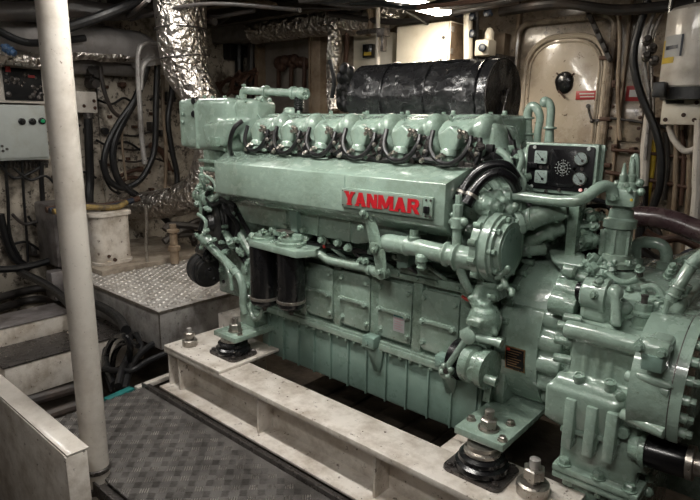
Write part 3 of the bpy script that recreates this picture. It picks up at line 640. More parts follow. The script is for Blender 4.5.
for i, (pts, r_) in enumerate((
        (((20, 272), (45, 284), (66, 300), (78, 318)), .034),
        (((60, 268), (80, 296), (104, 308), (118, 318), (126, 330)), .034),
        (((150, 322), (135, 336), (118, 334), (107, 346), (106, 362), (114, 384)), .022),
        (((128, 330), (130, 350), (122, 370), (118, 386)), .024),
        (((170, 338), (150, 346), (135, 360), (128, 375), (124, 390)), .024),
        (((175, 350), (150, 360), (130, 371), (104, 369)), .02),
        (((136, 334), (141, 345), (140, 356)), .02))):
    run('oily_hose', [P(x, y, Z=(.27 if i == 0 else .19) if i < 2 else .06-.03*k) for k, (x, y) in enumerate(pts)], r_, black,
        ('thick oily black hose running over the pit behind the white post', 'thick oily black hose emerging right of the white post by the step', 'outermost loop of the oily hose coil below the step corner', 'inner upright strand of the oily hose coil below the step', 'slanting black hose from the rail end into the coil', 'lowest black hose crossing in front of the coil', 'short black hose tail under the step corner')[i], 'hose')
for i, (pts, z) in enumerate(((((75, 388), (40, 398), (0, 408)), -.15), (((80, 405), (40, 418), (10, 424)), -.12), (((-10, 300), (40, 288), (75, 292)), .0), (((-10, 312), (30, 300), (60, 300)), -.1))):
    run('bilge_pipe', [P(x, y, Z=z) for x, y in pts], .035, dark, ('dark pipe in the pit left of the white post', 'lower dark pipe in the pit beside the tread plate', 'dark pipe crossing the left bilge', 'second dark pipe crossing the left bilge')[i])
a = P(106, 401, Z=-.05); b = P(128, 391, Z=-.05)
one('teal_bar', G().bar(a, b+(b-a)*.2, .05, .03, .004), teal, 'teal painted bar on the pit edge right of the white post', 'bar', a)
a = P(136, 389, Z=-.03); b = P(182, 371, Z=-.03)
one('angle_bar', G().bar(a, b, .04, .03, .004), greyw, 'pale angle bar lying between hoses and rail end', 'bar', a)
# ---------------- tread plate
tx0, tx1, ty0, ty1 = P(130, 392, Z=0).x, -.3, 1.0, 1.585
t = thing('tread_plate', 'worn steel deck plate with raised bar pattern in front of the cream rail', 'deck plate', (tx0, ty0, 0))
g = G().box(tx0, tx1, ty0, ty1, -.012, 0, .002)
nf = len(g.bm.faces); sel = []; j = 0; pit_ = .056
y = ty0+.02
while y < ty1-.01:
    i = 0; x = tx0+.02
    while x < tx1-.02:
        d = (i+j) % 2
        for k in (-1.5, -.5, .5, 1.5):
            an = PI/4+(PI/2 if d else 0)
            ux, uy = math.cos(an), math.sin(an); nx, ny = -uy, ux
            cx_, cy_ = x+nx*k*.0105, y+ny*k*.0105; L, w_ = .0200, .0030
            bs = [g.bm.verts.new((cx_+ux*a_*L+nx*b_*w_, cy_+uy*a_*L+ny*b_*w_, -.0005)) for a_, b_ in ((-1, 0), (-.6, -1), (.6, -1), (1, 0), (.6, 1), (-.6, 1))]
            t0 = g.bm.verts.new((cx_-ux*L*.6, cy_-uy*L*.6, .0048)); t1 = g.bm.verts.new((cx_+ux*L*.6, cy_+uy*L*.6, .0048))
            sel.append(d == 1)  # bars of one orientation take the lighter steel, a painted glint
            for f in ((bs[0], bs[1], t0), (bs[1], bs[2], t1, t0), (bs[2], bs[3], t1), (bs[3], bs[4], t1), (bs[4], bs[5], t0, t1), (bs[5], bs[0], t0)): g.bm.faces.new(f)
        x += pit_; i += 1
    y += pit_; j += 1
me_ = bpy.data.meshes.new('plate'); g.bm.to_mesh(me_); g.bm.free(); me_.materials.append(tread); worn(me_, glintm, nf, sel)
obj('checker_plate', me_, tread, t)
obj('edge_angle', G().box(tx0-.02, tx1, ty1+.0, ty1+.008, -.05, .025, .002).box(tx0-.02, tx1, ty1+.008, ty1+.05, -.012, .0, .001), dsteel, t)
obj('support_angle', G().box(tx0-.02, tx1, ty0-.05, ty0-.042, -.06, .004).box(tx0-.02, tx1, ty0-.042, ty0-.002, -.03, -.02), dsteel, t)
# ---------------- cream coaming box and post in the left foreground
kz = .3; k0 = P(66, 458, Z=kz); k1 = P(80, 447, Z=kz)
t = thing('cream_coaming', 'tall cream box panel with a chipped top edge in the lower left corner', 'coaming', (k0.x, k0.y, ZF))
obj('panel', G().box(-4.4, k0.x-.02, k0.y, k1.y+.01, ZF, kz, .004), creamR, t)
obj('end_plate', G().box(k0.x-.02, k0.x, k0.y-.002, k1.y+.012, ZF, kz-.002, .003), creamR, t)
obj('top_strip', G().box(-4.4, k0.x, k0.y+.004, k1.y+.02, kz, kz+.008, .002), greyw, t, label='grey worn top edge')
pb = P(97, 475, Z=0)
pp = V((pb.x, pb.y, 0))
t = thing('white_post', 'tall round white painted steel post in the left foreground', 'post', (pp.x, pp.y, ZF))
obj('pole', G().lathe((pp.x, pp.y, ZF), (0, 0, 1), [(0, .056), (ZC-ZF, .056)], 40), greyw, t)
obj('clamp_band', G().lathe((pp.x, pp.y, .028), (0, 0, 1), [(0, .06), (.004, .064), (.02, .064), (.024, .06)], 32), dsteel, t, label='dark clamp band')
g = G().lathe((pp.x, pp.y, -.07), (0, 0, 1), [(0, .06), (.004, .068), (.03, .068), (.034, .06)], 32)
g.box(pp.x-.04, pp.x+.02, pp.y-.12, pp.y-.05, -.075, -.03, .004).bolt((pp.x+.02, pp.y-.09, -.05), (1, 0, 0), .014, .014)
obj('pipe_clip', g, dsteel, t, label='rusty pipe clip')
# ================================================================ engine bed (cream rail)
ry0, ry1, rz = 1.69, 1.9, .25
rx0, rx1 = -2.955, -.56
t = thing('engine_bed', 'long cream painted steel bed girder running along the foot of the green engine', 'girder', (rx0, ry0, 0))
obj('top_flange', G().box(rx0, rx1, ry0, ry1, rz-.03, rz, .003), creamR, t)
obj('web', G().box(rx0+.03, rx1-.02, 1.80, 1.815, .012, rz-.03), creamR, t)
obj('bottom_flange', G().box(rx0-.0, rx1, 1.645, 1.93, 0, .014, .002), creamR, t)
sx_ = [P(172, 392, Z=.02).x, P(255, 434, Z=.02).x, -1.33, -.62]
for x in sx_: obj('stiffener', G().box(x-.006, x+.006, 1.70, 1.80, .014, rz-.03), creamR, t)
obj('end_plate', G().box(rx0+.025, rx0+.037, 1.70, 1.9, .014, rz-.03), creamR, t)
obj('mount_pad', G().box(rx0+.005, -2.40, ry0-.002, 2.12, rz, rz+.018, .003), creamR, t, label='raised cream pad plate under the far mount')
obj('mount_pad', G().box(-1.135, rx1, ry1, 2.0, rz-.03, rz, .003).box(-1.135, -1.0, 1.99, 2.3, rz-.03, rz, .003), creamR, t, label='wide cream pad under the near mount')
one('dark_sole_plate', G().box(-.995, -.5, 2.02, 2.6, .12, .15, .004), bilge, 'dark oily sole plate in the gap between near foot and gearbox', 'plate', (-.9, 2.02, .12))
g = G()
for k in range(26):
    x = R.choice([R.uniform(rx0, -2.4), R.uniform(rx0, rx1)]); y = R.uniform(ry0, ry1-.02); z_ = rz+(.018 if x < -2.43 else 0)
    g.lathe((x, y, z_-.001), (0, 0, 1), [(0, .004+R.random()*.007), (.002, .003)], 6)
obj('rust_chip', g, brown, t)
one('cream_packer', G().box(P(212, 318, Z=.30).x-.05, P(212, 318, Z=.30).x+.09, 2.2, 2.5, ZF, .30, .004), creamR, 'cream packer block behind the far engine mount', 'block', (-2.95, 2.2, .2))
g = G()
for k in range(9): x = -2.4+k*.19; g.box(x, x+.185, 1.94, 2.9, -.06-.012*(k % 3), -.04-.012*(k % 3), .003)
one('bilge_plating', g, bilge, 'brown dirty bilge plates seen in the gap between rail and engine', 'plates', (-2.4, 1.94, -.1))
# engine mounts
def mount(cx, cy, z, label, foot, s=1.):
    t = thing('engine_mount', label, 'mount', (cx, cy, z), 'rubber mounts under the green engine')
    obj('base_plate', G().prism(rrect(cx-.125*s, cx+.125*s, cy-.1*s, cy+.1*s, .03), 2, z, z+.014, .003), dsteel, t)
    obj('rubber', G().lathe((cx, cy, z+.014), (0, 0, 1), [(0, .1*s), (.012, .107*s), (.03, .104*s), (.04, .088*s), (.045, .092*s), (.058, .09*s), (.066, .074*s), (.075, .07*s)], 36), canm, t)
    obj('cup', G().lathe((cx, cy, z+.085), (0, 0, 1), [(0, .072*s), (.012, .072*s), (.016, .06*s), (foot-z-.1, .06*s)], 30), zinc, t)
    for dx in (-.098, .098):
        for dy in (-.074, .074): obj('bolt', G().bolt((cx+dx*s, cy+dy*s, z+.014), (0, 0, 1), .013, .013), dsteel, t)
    return t
m1 = (-.925, 1.868); m2 = (-2.545, 1.895)
mount(*m1, .25, 'black rubber engine mount on the near right end of the cream rail', .385)
mount(*m2, .268, 'black rubber engine mount on the far left end of the cream rail', .37, .95)
def stud(cx, cy, z, s, label):
    t = thing('jacking_bolt', label, 'bolt', (cx, cy, z))
    obj('boss', G().lathe((cx, cy, z), (0, 0, 1), [(0, .045*s), (.003, .048*s), (.035*s, .048*s), (.04*s, .042*s)], 28), zinc, t)
    g = G().lathe((cx, cy, z+.04*s), (0, 0, 1), [(0, .02*s), (.02*s, .02*s)], 12).lathe((cx, cy, z+.055*s), (0, 0, 1), [(0, .033*s), (.028*s, .033*s), (.032*s, .028*s)], 6, a0=.4)
    obj('nut', g, zinc, t)
    obj('stud', G().lathe((cx, cy, z+.085*s), (0, 0, 1), [(0, .016*s), (.028*s, .016*s), (.03*s, .013*s)], 14), steel, t)
q = P(531, 494, Z=.25); stud(q.x, q.y+.01, .25, 1.25, 'jacking stud with nut on the near end of the rail right of the rubber mount')
q = P(190, 345, Z=.268); stud(q.x, q.y, .268, .95, 'jacking stud with nut on the far left end of the rail')
# ================================================================ the green marine engine
E = thing('marine_engine', 'large pale green six cylinder marine diesel engine on the cream rail', 'engine', (-1.8, 2.5, .2))
cyl_x = [-2.54+.252*i for i in range(6)]
YF = 2.12
ex0, ex1 = -2.56, -1.07
sump = obj('sump', G().box(ex0, ex1, YF, 2.95, .209, .50, .02), gsump, E)
for k in range(12): obj('rib', G().box(-2.478+.126*k-.004, -2.478+.126*k+.004, YF-.014, YF+.01, .216, .49, .002), gsump, sump)
obj('sump_flange', G().box(ex0-.02, ex1+.02, YF-.028, 2.97, .488, .522, .004).box(ex0-.02, ex1+.02, YF-.02, 2.9, .522, .535, .002), green, E)
g = G().box(ex0-.04, ex1+.02, YF+.012, 2.93, .52, .915, .006)
for i in range(7):
    x = -2.54+.252*(i-.5)-.016; g.box(x-.026, x+.026, YF-.012, YF+.03, .53, .90, .006)
g.box(ex0-.04, ex1+.03, YF-.02, YF+.05, .875, .915, .006)
crank = obj('crankcase', g, gcast, E)
def door_set(x, lab=None):
    d = obj('crankcase_door', G().prism(rrect(x-.098, x+.098, .562, .85, .02), 1, YF-.016, YF+.014, .005), green, E)
    obj('handle_ridge', G().bar((x-.08, YF-.022, .705), (x+.08, YF-.022, .705), .016, .02, .004), green, d)
    for zz in (.60, .705, .815):
        for dx in (-.082, .082): obj('bolt', G().bolt((x+dx, YF-.015 if zz != .705 else YF-.029, zz), (0, -1, 0), .0125, .016), green, d)
    return d
dx_ = [-2.54+.252*i-.016+.0 for i in range(6)]
d0 = door_set(dx_[0])
for i in range(1, 6): dup_part(d0, (.252*i, 0, 0))
q = P(400, 322, Y=YF-.012)
obj('service_sticker', G().box(q.x-.036, q.x+.03, YF-.0185, YF-.0160, q.z-.05, q.z+.045), sticker, E, label='white service sticker with a green heading')
g = G().box(q.x-.034, q.x+.028, YF-.0195, YF-.018, q.z+.025, q.z+.043); obj('sticker_heading', g, teal, E)
g = G()
for k in range(5): g.box(q.x-.028, q.x+.02-.01*(k % 2), YF-.0195, YF-.018, q.z+.012-.012*k, q.z+.015-.012*k)
obj('sticker_lines', g, mat('faded_pink_print', (.45, .25, .28), .6), E)
# feet
def foot(x0, x1, y0, y1, z, lab):
    f = obj('engine_foot', G().box(x0, x1, y0, y1, z, z+.03, .004), green, E, label=lab)
    return f
zf1 = .385
f1 = foot(m1[0]-.11, m1[0]+.10, m1[1]-.035, 2.45, zf1, 'near green foot bracket')
obj('gusset', G().prism([(2.1, zf1+.03), (2.12, .52), (2.2, .52), (2.2, zf1+.03)], 0, m1[0]-.13, m1[0]-.1).box(m1[0]-.1, m1[0]-.05, 2.13, 2.6, zf1+.03, .60, .004), green, f1)
f2 = foot(m2[0]-.10, m2[0]+.10, m2[1]-.06, 2.4, .37, 'far green foot bracket')
obj('gusset', G().box(m2[0]-.09, m2[0]+.05, 2.02, 2.3, .40, .47, .006), green, f2)
def fnut(f, x, y, z, s=1.):
    obj('mount_nut', G().lathe((x, y, z), (0, 0, 1), [(0, .042*s), (.008*s, .042*s)], 24).lathe((x, y, z+.008*s), (0, 0, 1), [(0, .034*s), (.034*s, .034*s), (.038*s, .028*s)], 6, a0=.3).lathe((x, y, z+.04*s), (0, 0, 1), [(0, .019*s), (.04*s, .019*s), (.043*s, .014*s)], 16), zinc, f)
fnut(f1, m1[0], m1[1]+.04, zf1+.03, 1.); fnut(f2, m2[0]-.0, m2[1]+.02, .40, 1.)
for dx, dy in ((-.085, .055), (.08, -.0), (.05, .13)): obj('bolt', G().bolt((m1[0]+dx, m1[1]+dy, zf1+.03), (0, 0, 1), .015, .015), zinc, f1)
for dx, dy in ((-.07, .06), (.07, .0)): obj('bolt', G().bolt((m2[0]+dx, m2[1]+dy, .40), (0, 0, 1), .013, .014), zinc, f2)
# block above the crankcase
g = G().box(-2.62, -1.06, 2.22, 2.9, .90, 1.46, .01)
for i in range(6): g.cyl((cyl_x[i]+.04, 2.2, .96), (cyl_x[i]+.04, 2.2, 1.02), .05, n=14)
blk = obj('cylinder_block', g, gcast, E)
# air manifold under the cover
g = G()
g.hull([(P(231, 204, Y=2.06).x, 2.06, 1.15), (-1.24, 2.06, 1.15), (P(246, 222, Y=2.06).x, 2.06, 1.013), (-1.75, 2.06, 1.013), (-2.62, 2.25, 1.15), (-1.2, 2.25, 1.15), (-2.5, 2.25, .99), (-1.75, 2.25, .99)], .008)
for px in (286, 318, 350): q = P(px, 214, Y=2.055); g.box(q.x-.004, q.x+.004, 2.05, 2.07, 1.02, 1.14)
man = obj('air_manifold', g, green, E)
for px, pz in ((286, 226), (303, 230), (272, 230), (321, 240), (337, 243), (347, 248)): q = P(px, pz, Y=2.045); obj('bolt', G().bolt((q.x, 2.06, q.z), (0, -1, 0), .017, .024), gcast, man)
obj('web_plate', G().prism([(P(292, 212, Y=2.05).x, 1.13), (P(299, 212, Y=2.05).x, 1.13), (P(300, 234, Y=2.05).x, 1.02), (P(294, 234, Y=2.05).x, 1.02)], 1, 2.03, 2.06), gsump, man)
# the long cover
xl, xr = -2.737, -1.202
prof = [(1.95, 1.185), (1.95, 1.358), (2.133, 1.411), (2.24, 1.411), (2.24, 1.128), (2.03, 1.128)]
g = G(); L_ = [(xl-(.11 if y > 2.1 else 0), y, z) for y, z in prof]; R_ = [(xr, y, z) for y, z in prof]
A = [g.bm.verts.new(p) for p in L_]; B = [g.bm.verts.new(p) for p in R_]
fs = [g.bm.faces.new(A[::-1]), g.bm.faces.new(B)]+[g.bm.faces.new((A[i], A[(i+1) % 6], B[(i+1) % 6], B[i])) for i in range(6)]
g._bev(fs, .006, 2)
cov = obj('intake_cover', g, green, E, label='long pale green angular cover')
obj('joint_seam', G().box(P(345, 170, Y=1.95).x-.0015, P(345, 170, Y=1.95).x+.0015, 1.9475, 1.951, 1.20, 1.35), gsump, cov)
a = P(341, 203, Y=1.94); b = P(433, 203, Y=1.94)
nz0, nz1 = 1.213, 1.297
a = P(342, 197, Y=1.94); b = P(433, 205, Y=1.94)
obj('badge_box', G().box(a.x, b.x, 1.935, 1.952, nz0-.004, nz1+.004, .003), green, E, label='raised frame of the name badge')
bd = obj('name_badge', G().box(a.x+.006, b.x-.045, 1.932, 1.936, nz0+.002, nz1-.002, .001), plate, E, label='metal badge with red raised lettering')
g = G()
for x in (a.x+.012, b.x-.03, b.x-.008):
    for z in (nz0+.008, nz1-.01): g.bolt((x, 1.935, z), (0, -1, 0), .004, .004)
obj('badge_screw', g, dsteel, E)
obj('badge_clip', G().box(b.x-.036, b.x-.012, 1.922, 1.936, nz0+.02, nz0+.05, .004), canm, E)
def letter(g, ch, x, z, w, h, y0, y1):
    n_ = [0]
    def q(*p): n_[0] += 1; g.prism([(x+a_*w, z+b_*h) for a_, b_ in p], 1, y0-.00022*n_[0], y1)
    def r(a0_, b0_, a1_, b1_): q((a0_, b0_), (a1_, b0_), (a1_, b1_), (a0_, b1_))
    if ch == 'Y':
        q((.0, 1), (.36, 1), (.66, .42), (.34, .42)); q((1., 1), (.66, 1), (.36, .42), (.66, .42)); r(.32, 0, .68, .5); r(-.03, .89, .42, 1); r(.6, .89, 1.03, 1); r(.24, 0, .76, .09)
    if ch == 'A':
        q((.0, 0), (.32, 0), (.64, 1), (.33, 1)); q((1., 0), (.64, 0), (.33, 1), (.67, 1)); r(.22, .2, .78, .38); r(-.04, 0, .38, .09); r(.58, 0, 1.04, .09)
    if ch == 'N':
        r(.03, 0, .32, 1); r(.69, 0, .97, 1); q((.03, 1), (.40, 1), (.97, 0), (.60, 0))
    if ch == 'M':
        r(.0, 0, .24, 1); r(.76, 0, 1., 1); q((.0, 1), (.31, 1), (.60, .10), (.40, .10)); q((1., 1), (.69, 1), (.40, .10), (.60, .10)); r(-.04, 0, .28, .09); r(.72, 0, 1.04, .09)
    if ch == 'R':
        r(.04, 0, .36, 1); q((.3, 1), (.76, 1), (.95, .9), (1., .74), (.68, .74), (.62, .82), (.3, .82)); q((.68, .74), (1., .74), (.95, .52), (.78, .42), (.3, .42), (.3, .6), (.62, .6)); q((.40, .48), (.72, .48), (1.05, 0), (.70, 0))
g = G(); x0_ = a.x+.028; W = (b.x-.058-x0_)/6.
lx = x0_-.004; W = (b.x-.052-x0_)/6.35
for ch in 'YANMAR':
    lw_ = W*(1.35 if ch == 'M' else 1.); letter(g, ch, lx, nz0+.012, lw_*.93, .061, 1.9295, 1.9325); lx += lw_
obj('lettering', g, red, bd, ang=10, label='red raised letters')
# ---------------- cylinder head covers
def head_mesh(cx):
    g = G()
    g.box(cx-.119, cx+.119, 2.25, 2.62, 1.49, 1.632, .03, seg=3)
    g.hull([(cx-.115, 2.2, 1.60), (cx+.04, 2.2, 1.61), (cx-.115, 2.3, 1.63), (cx+.06, 2.3, 1.634), (cx-.118, 2.145, 1.555), (cx+.045, 2.145, 1.56), (cx-.112, 2.16, 1.52), (cx+.03, 2.16, 1.52), (cx-.11, 2.3, 1.47), (cx+.06, 2.3, 1.47)], .012)
    g.hull([(cx-.1, 2.125, 1.545), (cx+.025, 2.125, 1.55), (cx-.03, 2.115, 1.585), (cx-.075, 2.12, 1.475), (cx-.0, 2.12, 1.475), (cx-.095, 2.3, 1.56), (cx+.02, 2.3, 1.56), (cx-.05, 2.3, 1.48)], .006)
    g.ball((cx+.068, 2.25, 1.565), .09, (.56, .85, .8), 20)
    g.cyl((cx+.068, 2.235, 1.46), (cx+.068, 2.24, 1.57), .048, n=18).box(cx+.02, cx+.119, 2.24, 2.3, 1.46, 1.60, .02)
    g.box(cx-.1, cx+.1, 2.2, 2.5, 1.42, 1.51, .02)
    return fuse(g, .0065, 8, 'head_cover')
def make_head(cx):
    h = obj('cylinder_head', head_mesh(cx), green, E)
    g = G().lathe((cx-.038, 2.13, 1.485), (0, -.1, -1), [(0, .03), (.012, .036), (.03, .036), (.034, .026), (.06, .026)], 16)
    obj('injector_socket', g, green, h)
    g = G()
    for k in range(9):
        a_ = PI*(1.12+.76*k/8); 
    g.tube([(cx-.12, 2.13, 1.56), (cx-.112, 2.1, 1.49), (cx-.07, 2.085, 1.44), (cx-.01, 2.08, 1.425), (cx+.045, 2.085, 1.45), (cx+.075, 2.1, 1.5), (cx+.07, 2.12, 1.54)], .011, 8, 4)
    g.tube([(cx+.09, 2.16, 1.53), (cx+.11, 2.13, 1.48), (cx+.10, 2.12, 1.43)], .012, 8, 3)
    obj('injection_hose', g, black, h)
    g = G(); rr_ = random.Random(3)
    for (dx, y, z) in ((.02, 2.12, 1.56), (.045, 2.11, 1.555), (.06, 2.10, 1.54), (-.04, 2.085, 1.46), (-.06, 2.085, 1.45), (.08, 2.10, 1.49), (.1, 2.12, 1.47), (.03, 2.10, 1.54)):
        g.lathe((cx+dx, y, z), (rr_.uniform(-1, 1), -1, rr_.uniform(-.6, .6)), [(-.012, .008), (0, .008), (.001, .011), (.007, .011), (.008, .005), (.014, .005)], 6)
    obj('union_nut', g, zinc, h)
    g = G()
    for k in range(10):
        g.lathe((cx+rr_.uniform(.03, .12), rr_.uniform(2.11, 2.15), rr_.uniform(1.42, 1.54)), (rr_.uniform(-1, 1), rr_.uniform(-1, 0), rr_.uniform(-1, 1)), [(-.015, .009), (.015, .012), (.018, .006)], 7)
    for k in range(4): g.lathe((cx-.1+.065*k, 2.125, 1.415), (0, 0, 1), [(0, .014), (.022, .014), (.026, .008)], 6)
    obj('fitting', g, dsteel, h)
    obj('stud_nut', G().bolt((cx+.124, 2.30, 1.628), (0, 0, 1), .011, .016).bolt((cx-.02, 2.45, 1.632), (0, 0, 1), .011, .01), gcast, h)
    obj('vent_pin', G().cyl((cx-.045, 2.165, 1.60), (cx-.055, 2.15, 1.622), .006, n=8), green, h)
    return h
h0 = make_head(cyl_x[0]+.01)
for i in range(1, 6): dup_part(h0, (.252*i, 0, 0))
# end cap of the head row
ce = cyl_x[5]+.01
g = G().hull([(ce+.1, 2.2, 1.61), (ce+.145, 2.24, 1.58), (ce+.1, 2.2, 1.43), (ce+.18, 2.25, 1.43), (ce+.1, 2.42, 1.6), (ce+.14, 2.42, 1.57), (ce+.1, 2.42, 1.43), (ce+.18, 2.42, 1.43)], .02).ball((ce+.22, 2.36, 1.43), .065, (.9, .9, 1.1)).box(ce+.1, ce+.2, 2.25, 2.5, 1.2, 1.45, .02)
obj('end_casting', fuse(g, .008, 4), green, E)
# fuel gallery behind: dark base strip under the heads
obj('harness_tray', G().box(-2.66, -1.2, 2.16, 2.25, 1.36, 1.43, .004), dsteel, E)
# ---------------- header tank (far left top)
ty = 2.1
def PX(px, Y): return P(px, 130, Y=Y).x
zt1, zt0 = P(225, 97, Y=ty).z, P(225, 153, Y=ty).z
g = G()
g.box(PX(181, ty), PX(228, ty), ty, ty+.3, zt0, zt1, .045, seg=3)
g.hull([(PX(230, ty), ty+.02, zt1-.01), (PX(243, ty), ty+.1, zt1-.012), (PX(243, ty), ty+.12, 1.57), (PX(232, ty), ty+.05, zt0+.04), (PX(230, ty), ty+.3, zt1-.01), (PX(241, ty), ty+.28, zt1-.02), (PX(235, ty), ty+.3, zt0+.1), (PX(225, ty), ty+.3, zt0)], .02)
g.box(PX(180, ty), PX(184, ty), ty-.004, ty+.42, zt0+.02, zt1-.01, .01)
g.box(PX(197, ty)-.006, PX(197, ty)+.006, ty-.014, ty+.28, zt0+.01, zt1-.01, .004)
g.lathe((PX(252, ty), ty+.3, 1.5), (0, 0, 1), [(0, .075), (.12, .075), (.135, .06), (.14, .045), (.165, .045), (.17, .03)], 20)
g.ball((PX(219, ty), ty+.03, P(219, 132, Y=ty).z), .1, (1., .55, 1.05), 20)
g.hull([(PX(206, ty), ty-.035, P(206, 124, Y=ty).z), (PX(236, ty), ty-.04, P(236, 122, Y=ty).z), (PX(210, ty), ty-.03, P(206, 147, Y=ty).z), (PX(228, ty), ty-.03, P(228, 147, Y=ty).z), (PX(205, ty), ty+.1, zt0+.05), (PX(240, ty), ty+.1, zt0+.2)], .01)
tk = obj('header_tank', fuse(g, .009, 5), green, E)
for py in (101, 114): obj('sight_cap', G().lathe(P(194, py, Y=ty-.005), (.25, -1, 0), [(-.02, .021), (.006, .021), (.010, .016), (.011, 0)], 18), black, tk)
g = G()
for px, py in ((183, 114), (183, 122), (205, 97), (246, 101), (262, 100), (225, 150)): g.bolt(P(px, py, Y=ty-.005), (0, -1, 0), .009, .01)
for px in (203, 215, 228): g.bolt((PX(px, ty), ty+.08, zt1-.002), (0, 0, 1), .012, .012)
obj('bolt', g, gcast, tk)
obj('side_flange', G().box(PX(216, ty), PX(224, ty), ty-.06, ty-.03, P(219, 146, Y=ty).z, P(219, 137, Y=ty).z, .004), gcast, tk)
g = G().box(PX(199, ty), PX(216, ty), ty+.02, ty+.3, 1.27, zt0+.02, .01).box(PX(197, ty), PX(219, ty), ty+.0, ty+.3, 1.33, 1.35, .003).box(PX(197, ty), PX(219, ty), ty+.0, ty+.3, 1.28, 1.30, .003)
obj('tank_bracket', g, gcast, E)
# top vent pipe
yv = 2.35
g = G().bend([P(243, 100, Y=yv), P(243, 90, Y=yv), P(252, 91, Y=yv), P(301, 93.5, Y=yv)], .024, .03, 14)
for px, py in ((266, 91.5), (294, 93)): g.lathe(P(px, py, Y=yv), (1, 0, 0), [(-.012, .037), (.012, .037)], 18)
g.ball(P(301, 93.5, Y=yv), .036).cyl(P(294, 93, Y=yv), P(306, 94, Y=yv), .032)
g.lathe(P(262, 103, Y=yv), (0, 0, 1), [(-.06, .045), (-.02, .045), (-.015, .06), (0, .06), (.005, .035), (.04, .035)], 18)
g.box(PX(250, yv), PX(268, yv), yv-.04, yv+.05, 1.6, 1.66, .015)
vp = obj('vent_pipe', g, green, E)
g = G()
for i in range(5): g.lathe(P(299, 98+i*2.4, Y=yv), (0, 0, 1), [(-.006, .028), (0, .031), (.006, .028)], 16)
g.cyl(P(299, 96, Y=yv), P(299, 113, Y=yv), .026); obj('rubber_coupling', g, canm, vp)
g = G()
for px, py in ((305, 92), (306, 97), (244, 86), (262, 98), (270, 100), (256, 100)): g.bolt(P(px, py, Y=yv-.03), (.2, -1, .4), .01, .012)
obj('bolt', g, gcast, vp)
g = G().tube([P(242, 121, Y=2.04), P(235, 127, Y=2.0), P(231, 137, Y=1.99), P(230, 148, Y=2.02), P(233, 157, Y=2.1)], .013, 10, 5); obj('black_hose', g, black, E)
# ---------------- free end: pulleys, pumps and pipes (far left)
ye = 2.2
g = G()
g.box(PX(214, ye)-.02, -2.58, ye, 2.8, .46, 1.27, .02)
obj('front_gear_case', g, gcast, E)
q = P(219, 222, Y=ye-.04)
g = G().lathe((q.x, q.y, q.z), (-.3, -1, 0), [(-.02, .14), (.0, .15), (.01, .145), (.02, .15), (.03, .145), (.04, .15), (.05, .13), (.05, .06), (.08, .05), (.08, 0)], 36)
pl = obj('belt_pulley', g, blackm, E, label='dark grooved pulley behind a belt')
g = G()
rr_ = random.Random(11)
for k in range(16):
    px, py = 206+rr_.random()*34, 190+rr_.random()*62
    g.lathe(P(px, py, Y=ye-.1), (rr_.uniform(-1, 1), -1, rr_.uniform(-1, 1)), [(-.03, .012), (0, .016), (.012, .016), (.015, .007)], 7)
obj('fitting', g, gcast, E)
g = G()
for pts in (((204, 195), (214, 205), (224, 200), (236, 206)), ((208, 240), (222, 250), (232, 246), (245, 262)), ((226, 210), (238, 226), (236, 244), (246, 256)), ((214, 186), (206, 196), (204, 214), (200, 230)), ((238, 214), (248, 232), (252, 248))):
    g.tube([P(x, y, Y=ye-.12) for x, y in pts], .014, 8, 4)
obj('small_black_line', g, black, E)
# raw water pump unions top left
g = G()
c = P(205, 196, Y=2.1)
g.lathe(P(197, 195, Y=2.1), (1, 0, -.1), [(0, .04), (.03, .045), (.05, .035), (.1, .035), (.11, .05), (.13, .05), (.14, .03), (.2, .03)], 18)
g.lathe(P(203, 196, Y=2.1), (0, 0, 1), [(-.12, .03), (-.03, .032), (.03, .03), (.06, .02), (.1, .02)], 14).lathe(P(202, 178, Y=2.1), (0, 0, 1), [(-.03, .018), (.02, .024), (.03, .012), (.07, .01)], 10)
for px, py in ((198, 188), (211, 188), (197, 204), (208, 209), (205, 181), (215, 197)): nub(g, P(px, py, Y=2.07), .02, R)
obj('water_union', g, gcast, E)
# green pipe down the left side
yp = 2.02
g = G().tube([P(203, 241, Y=yp), P(210, 246, Y=yp), P(222, 258, Y=yp), P(232, 268, Y=yp), P(240, 278, Y=yp), P(243, 292, Y=yp), P(243, 305, Y=yp), P(245, 314, Y=yp)], [.026, .026, .026, .025, .024, .023, .022, .020], 16, 5)
g.ring(P(233, 269, Y=yp), V((1, 0, -1)), .025, .006).ring(P(237, 274, Y=yp), V((1, 0, -1)), .025, .006)
wp = obj('water_pipe', g, green, E)
g = G().lathe(P(206, 240, Y=yp-.02), (-1, -.4, .6), [(-.03, .035), (0, .042), (.012, .042), (.014, .03), (.04, .03)], 16)
for px, py in ((198, 236), (206, 231), (213, 240), (202, 246)): nub(g, P(px, py, Y=yp-.04), .017, R)
obj('pipe_union', g, gcast, wp)
g = G().tube([P(240, 232, Y=2.1), P(246, 244, Y=2.1), P(252, 254, Y=2.1)], .03, 10, 4).tube([P(222, 228, Y=2.12), P(236, 246, Y=2.12), P(250, 254, Y=2.12)], .024, 10, 4)
for px, py, r_ in ((247, 286, .017), (246, 296, .02), (248, 306, .016), (232, 244, .03), (240, 252, .024), (226, 252, .022), (222, 268, .02), (248, 262, .018), (237, 240, .02)): nub(g, P(px, py, Y=2.06), r_, R)
g.box(PX(236, 2.08), PX(248, 2.08), 2.08, 2.2, P(240, 316, Y=2.08).z, P(240, 262, Y=2.08).z, .012)
obj('side_casting', g, gcast, E)
hk = [P(x, y, Y=1.98) for x, y in ((250, 303), (251, 312), (255, 319), (260, 317), (262, 308))]
obj('lifting_hook', G().tube(hk, [.01, .013, .014, .013, .008], 10, 5), green, E)
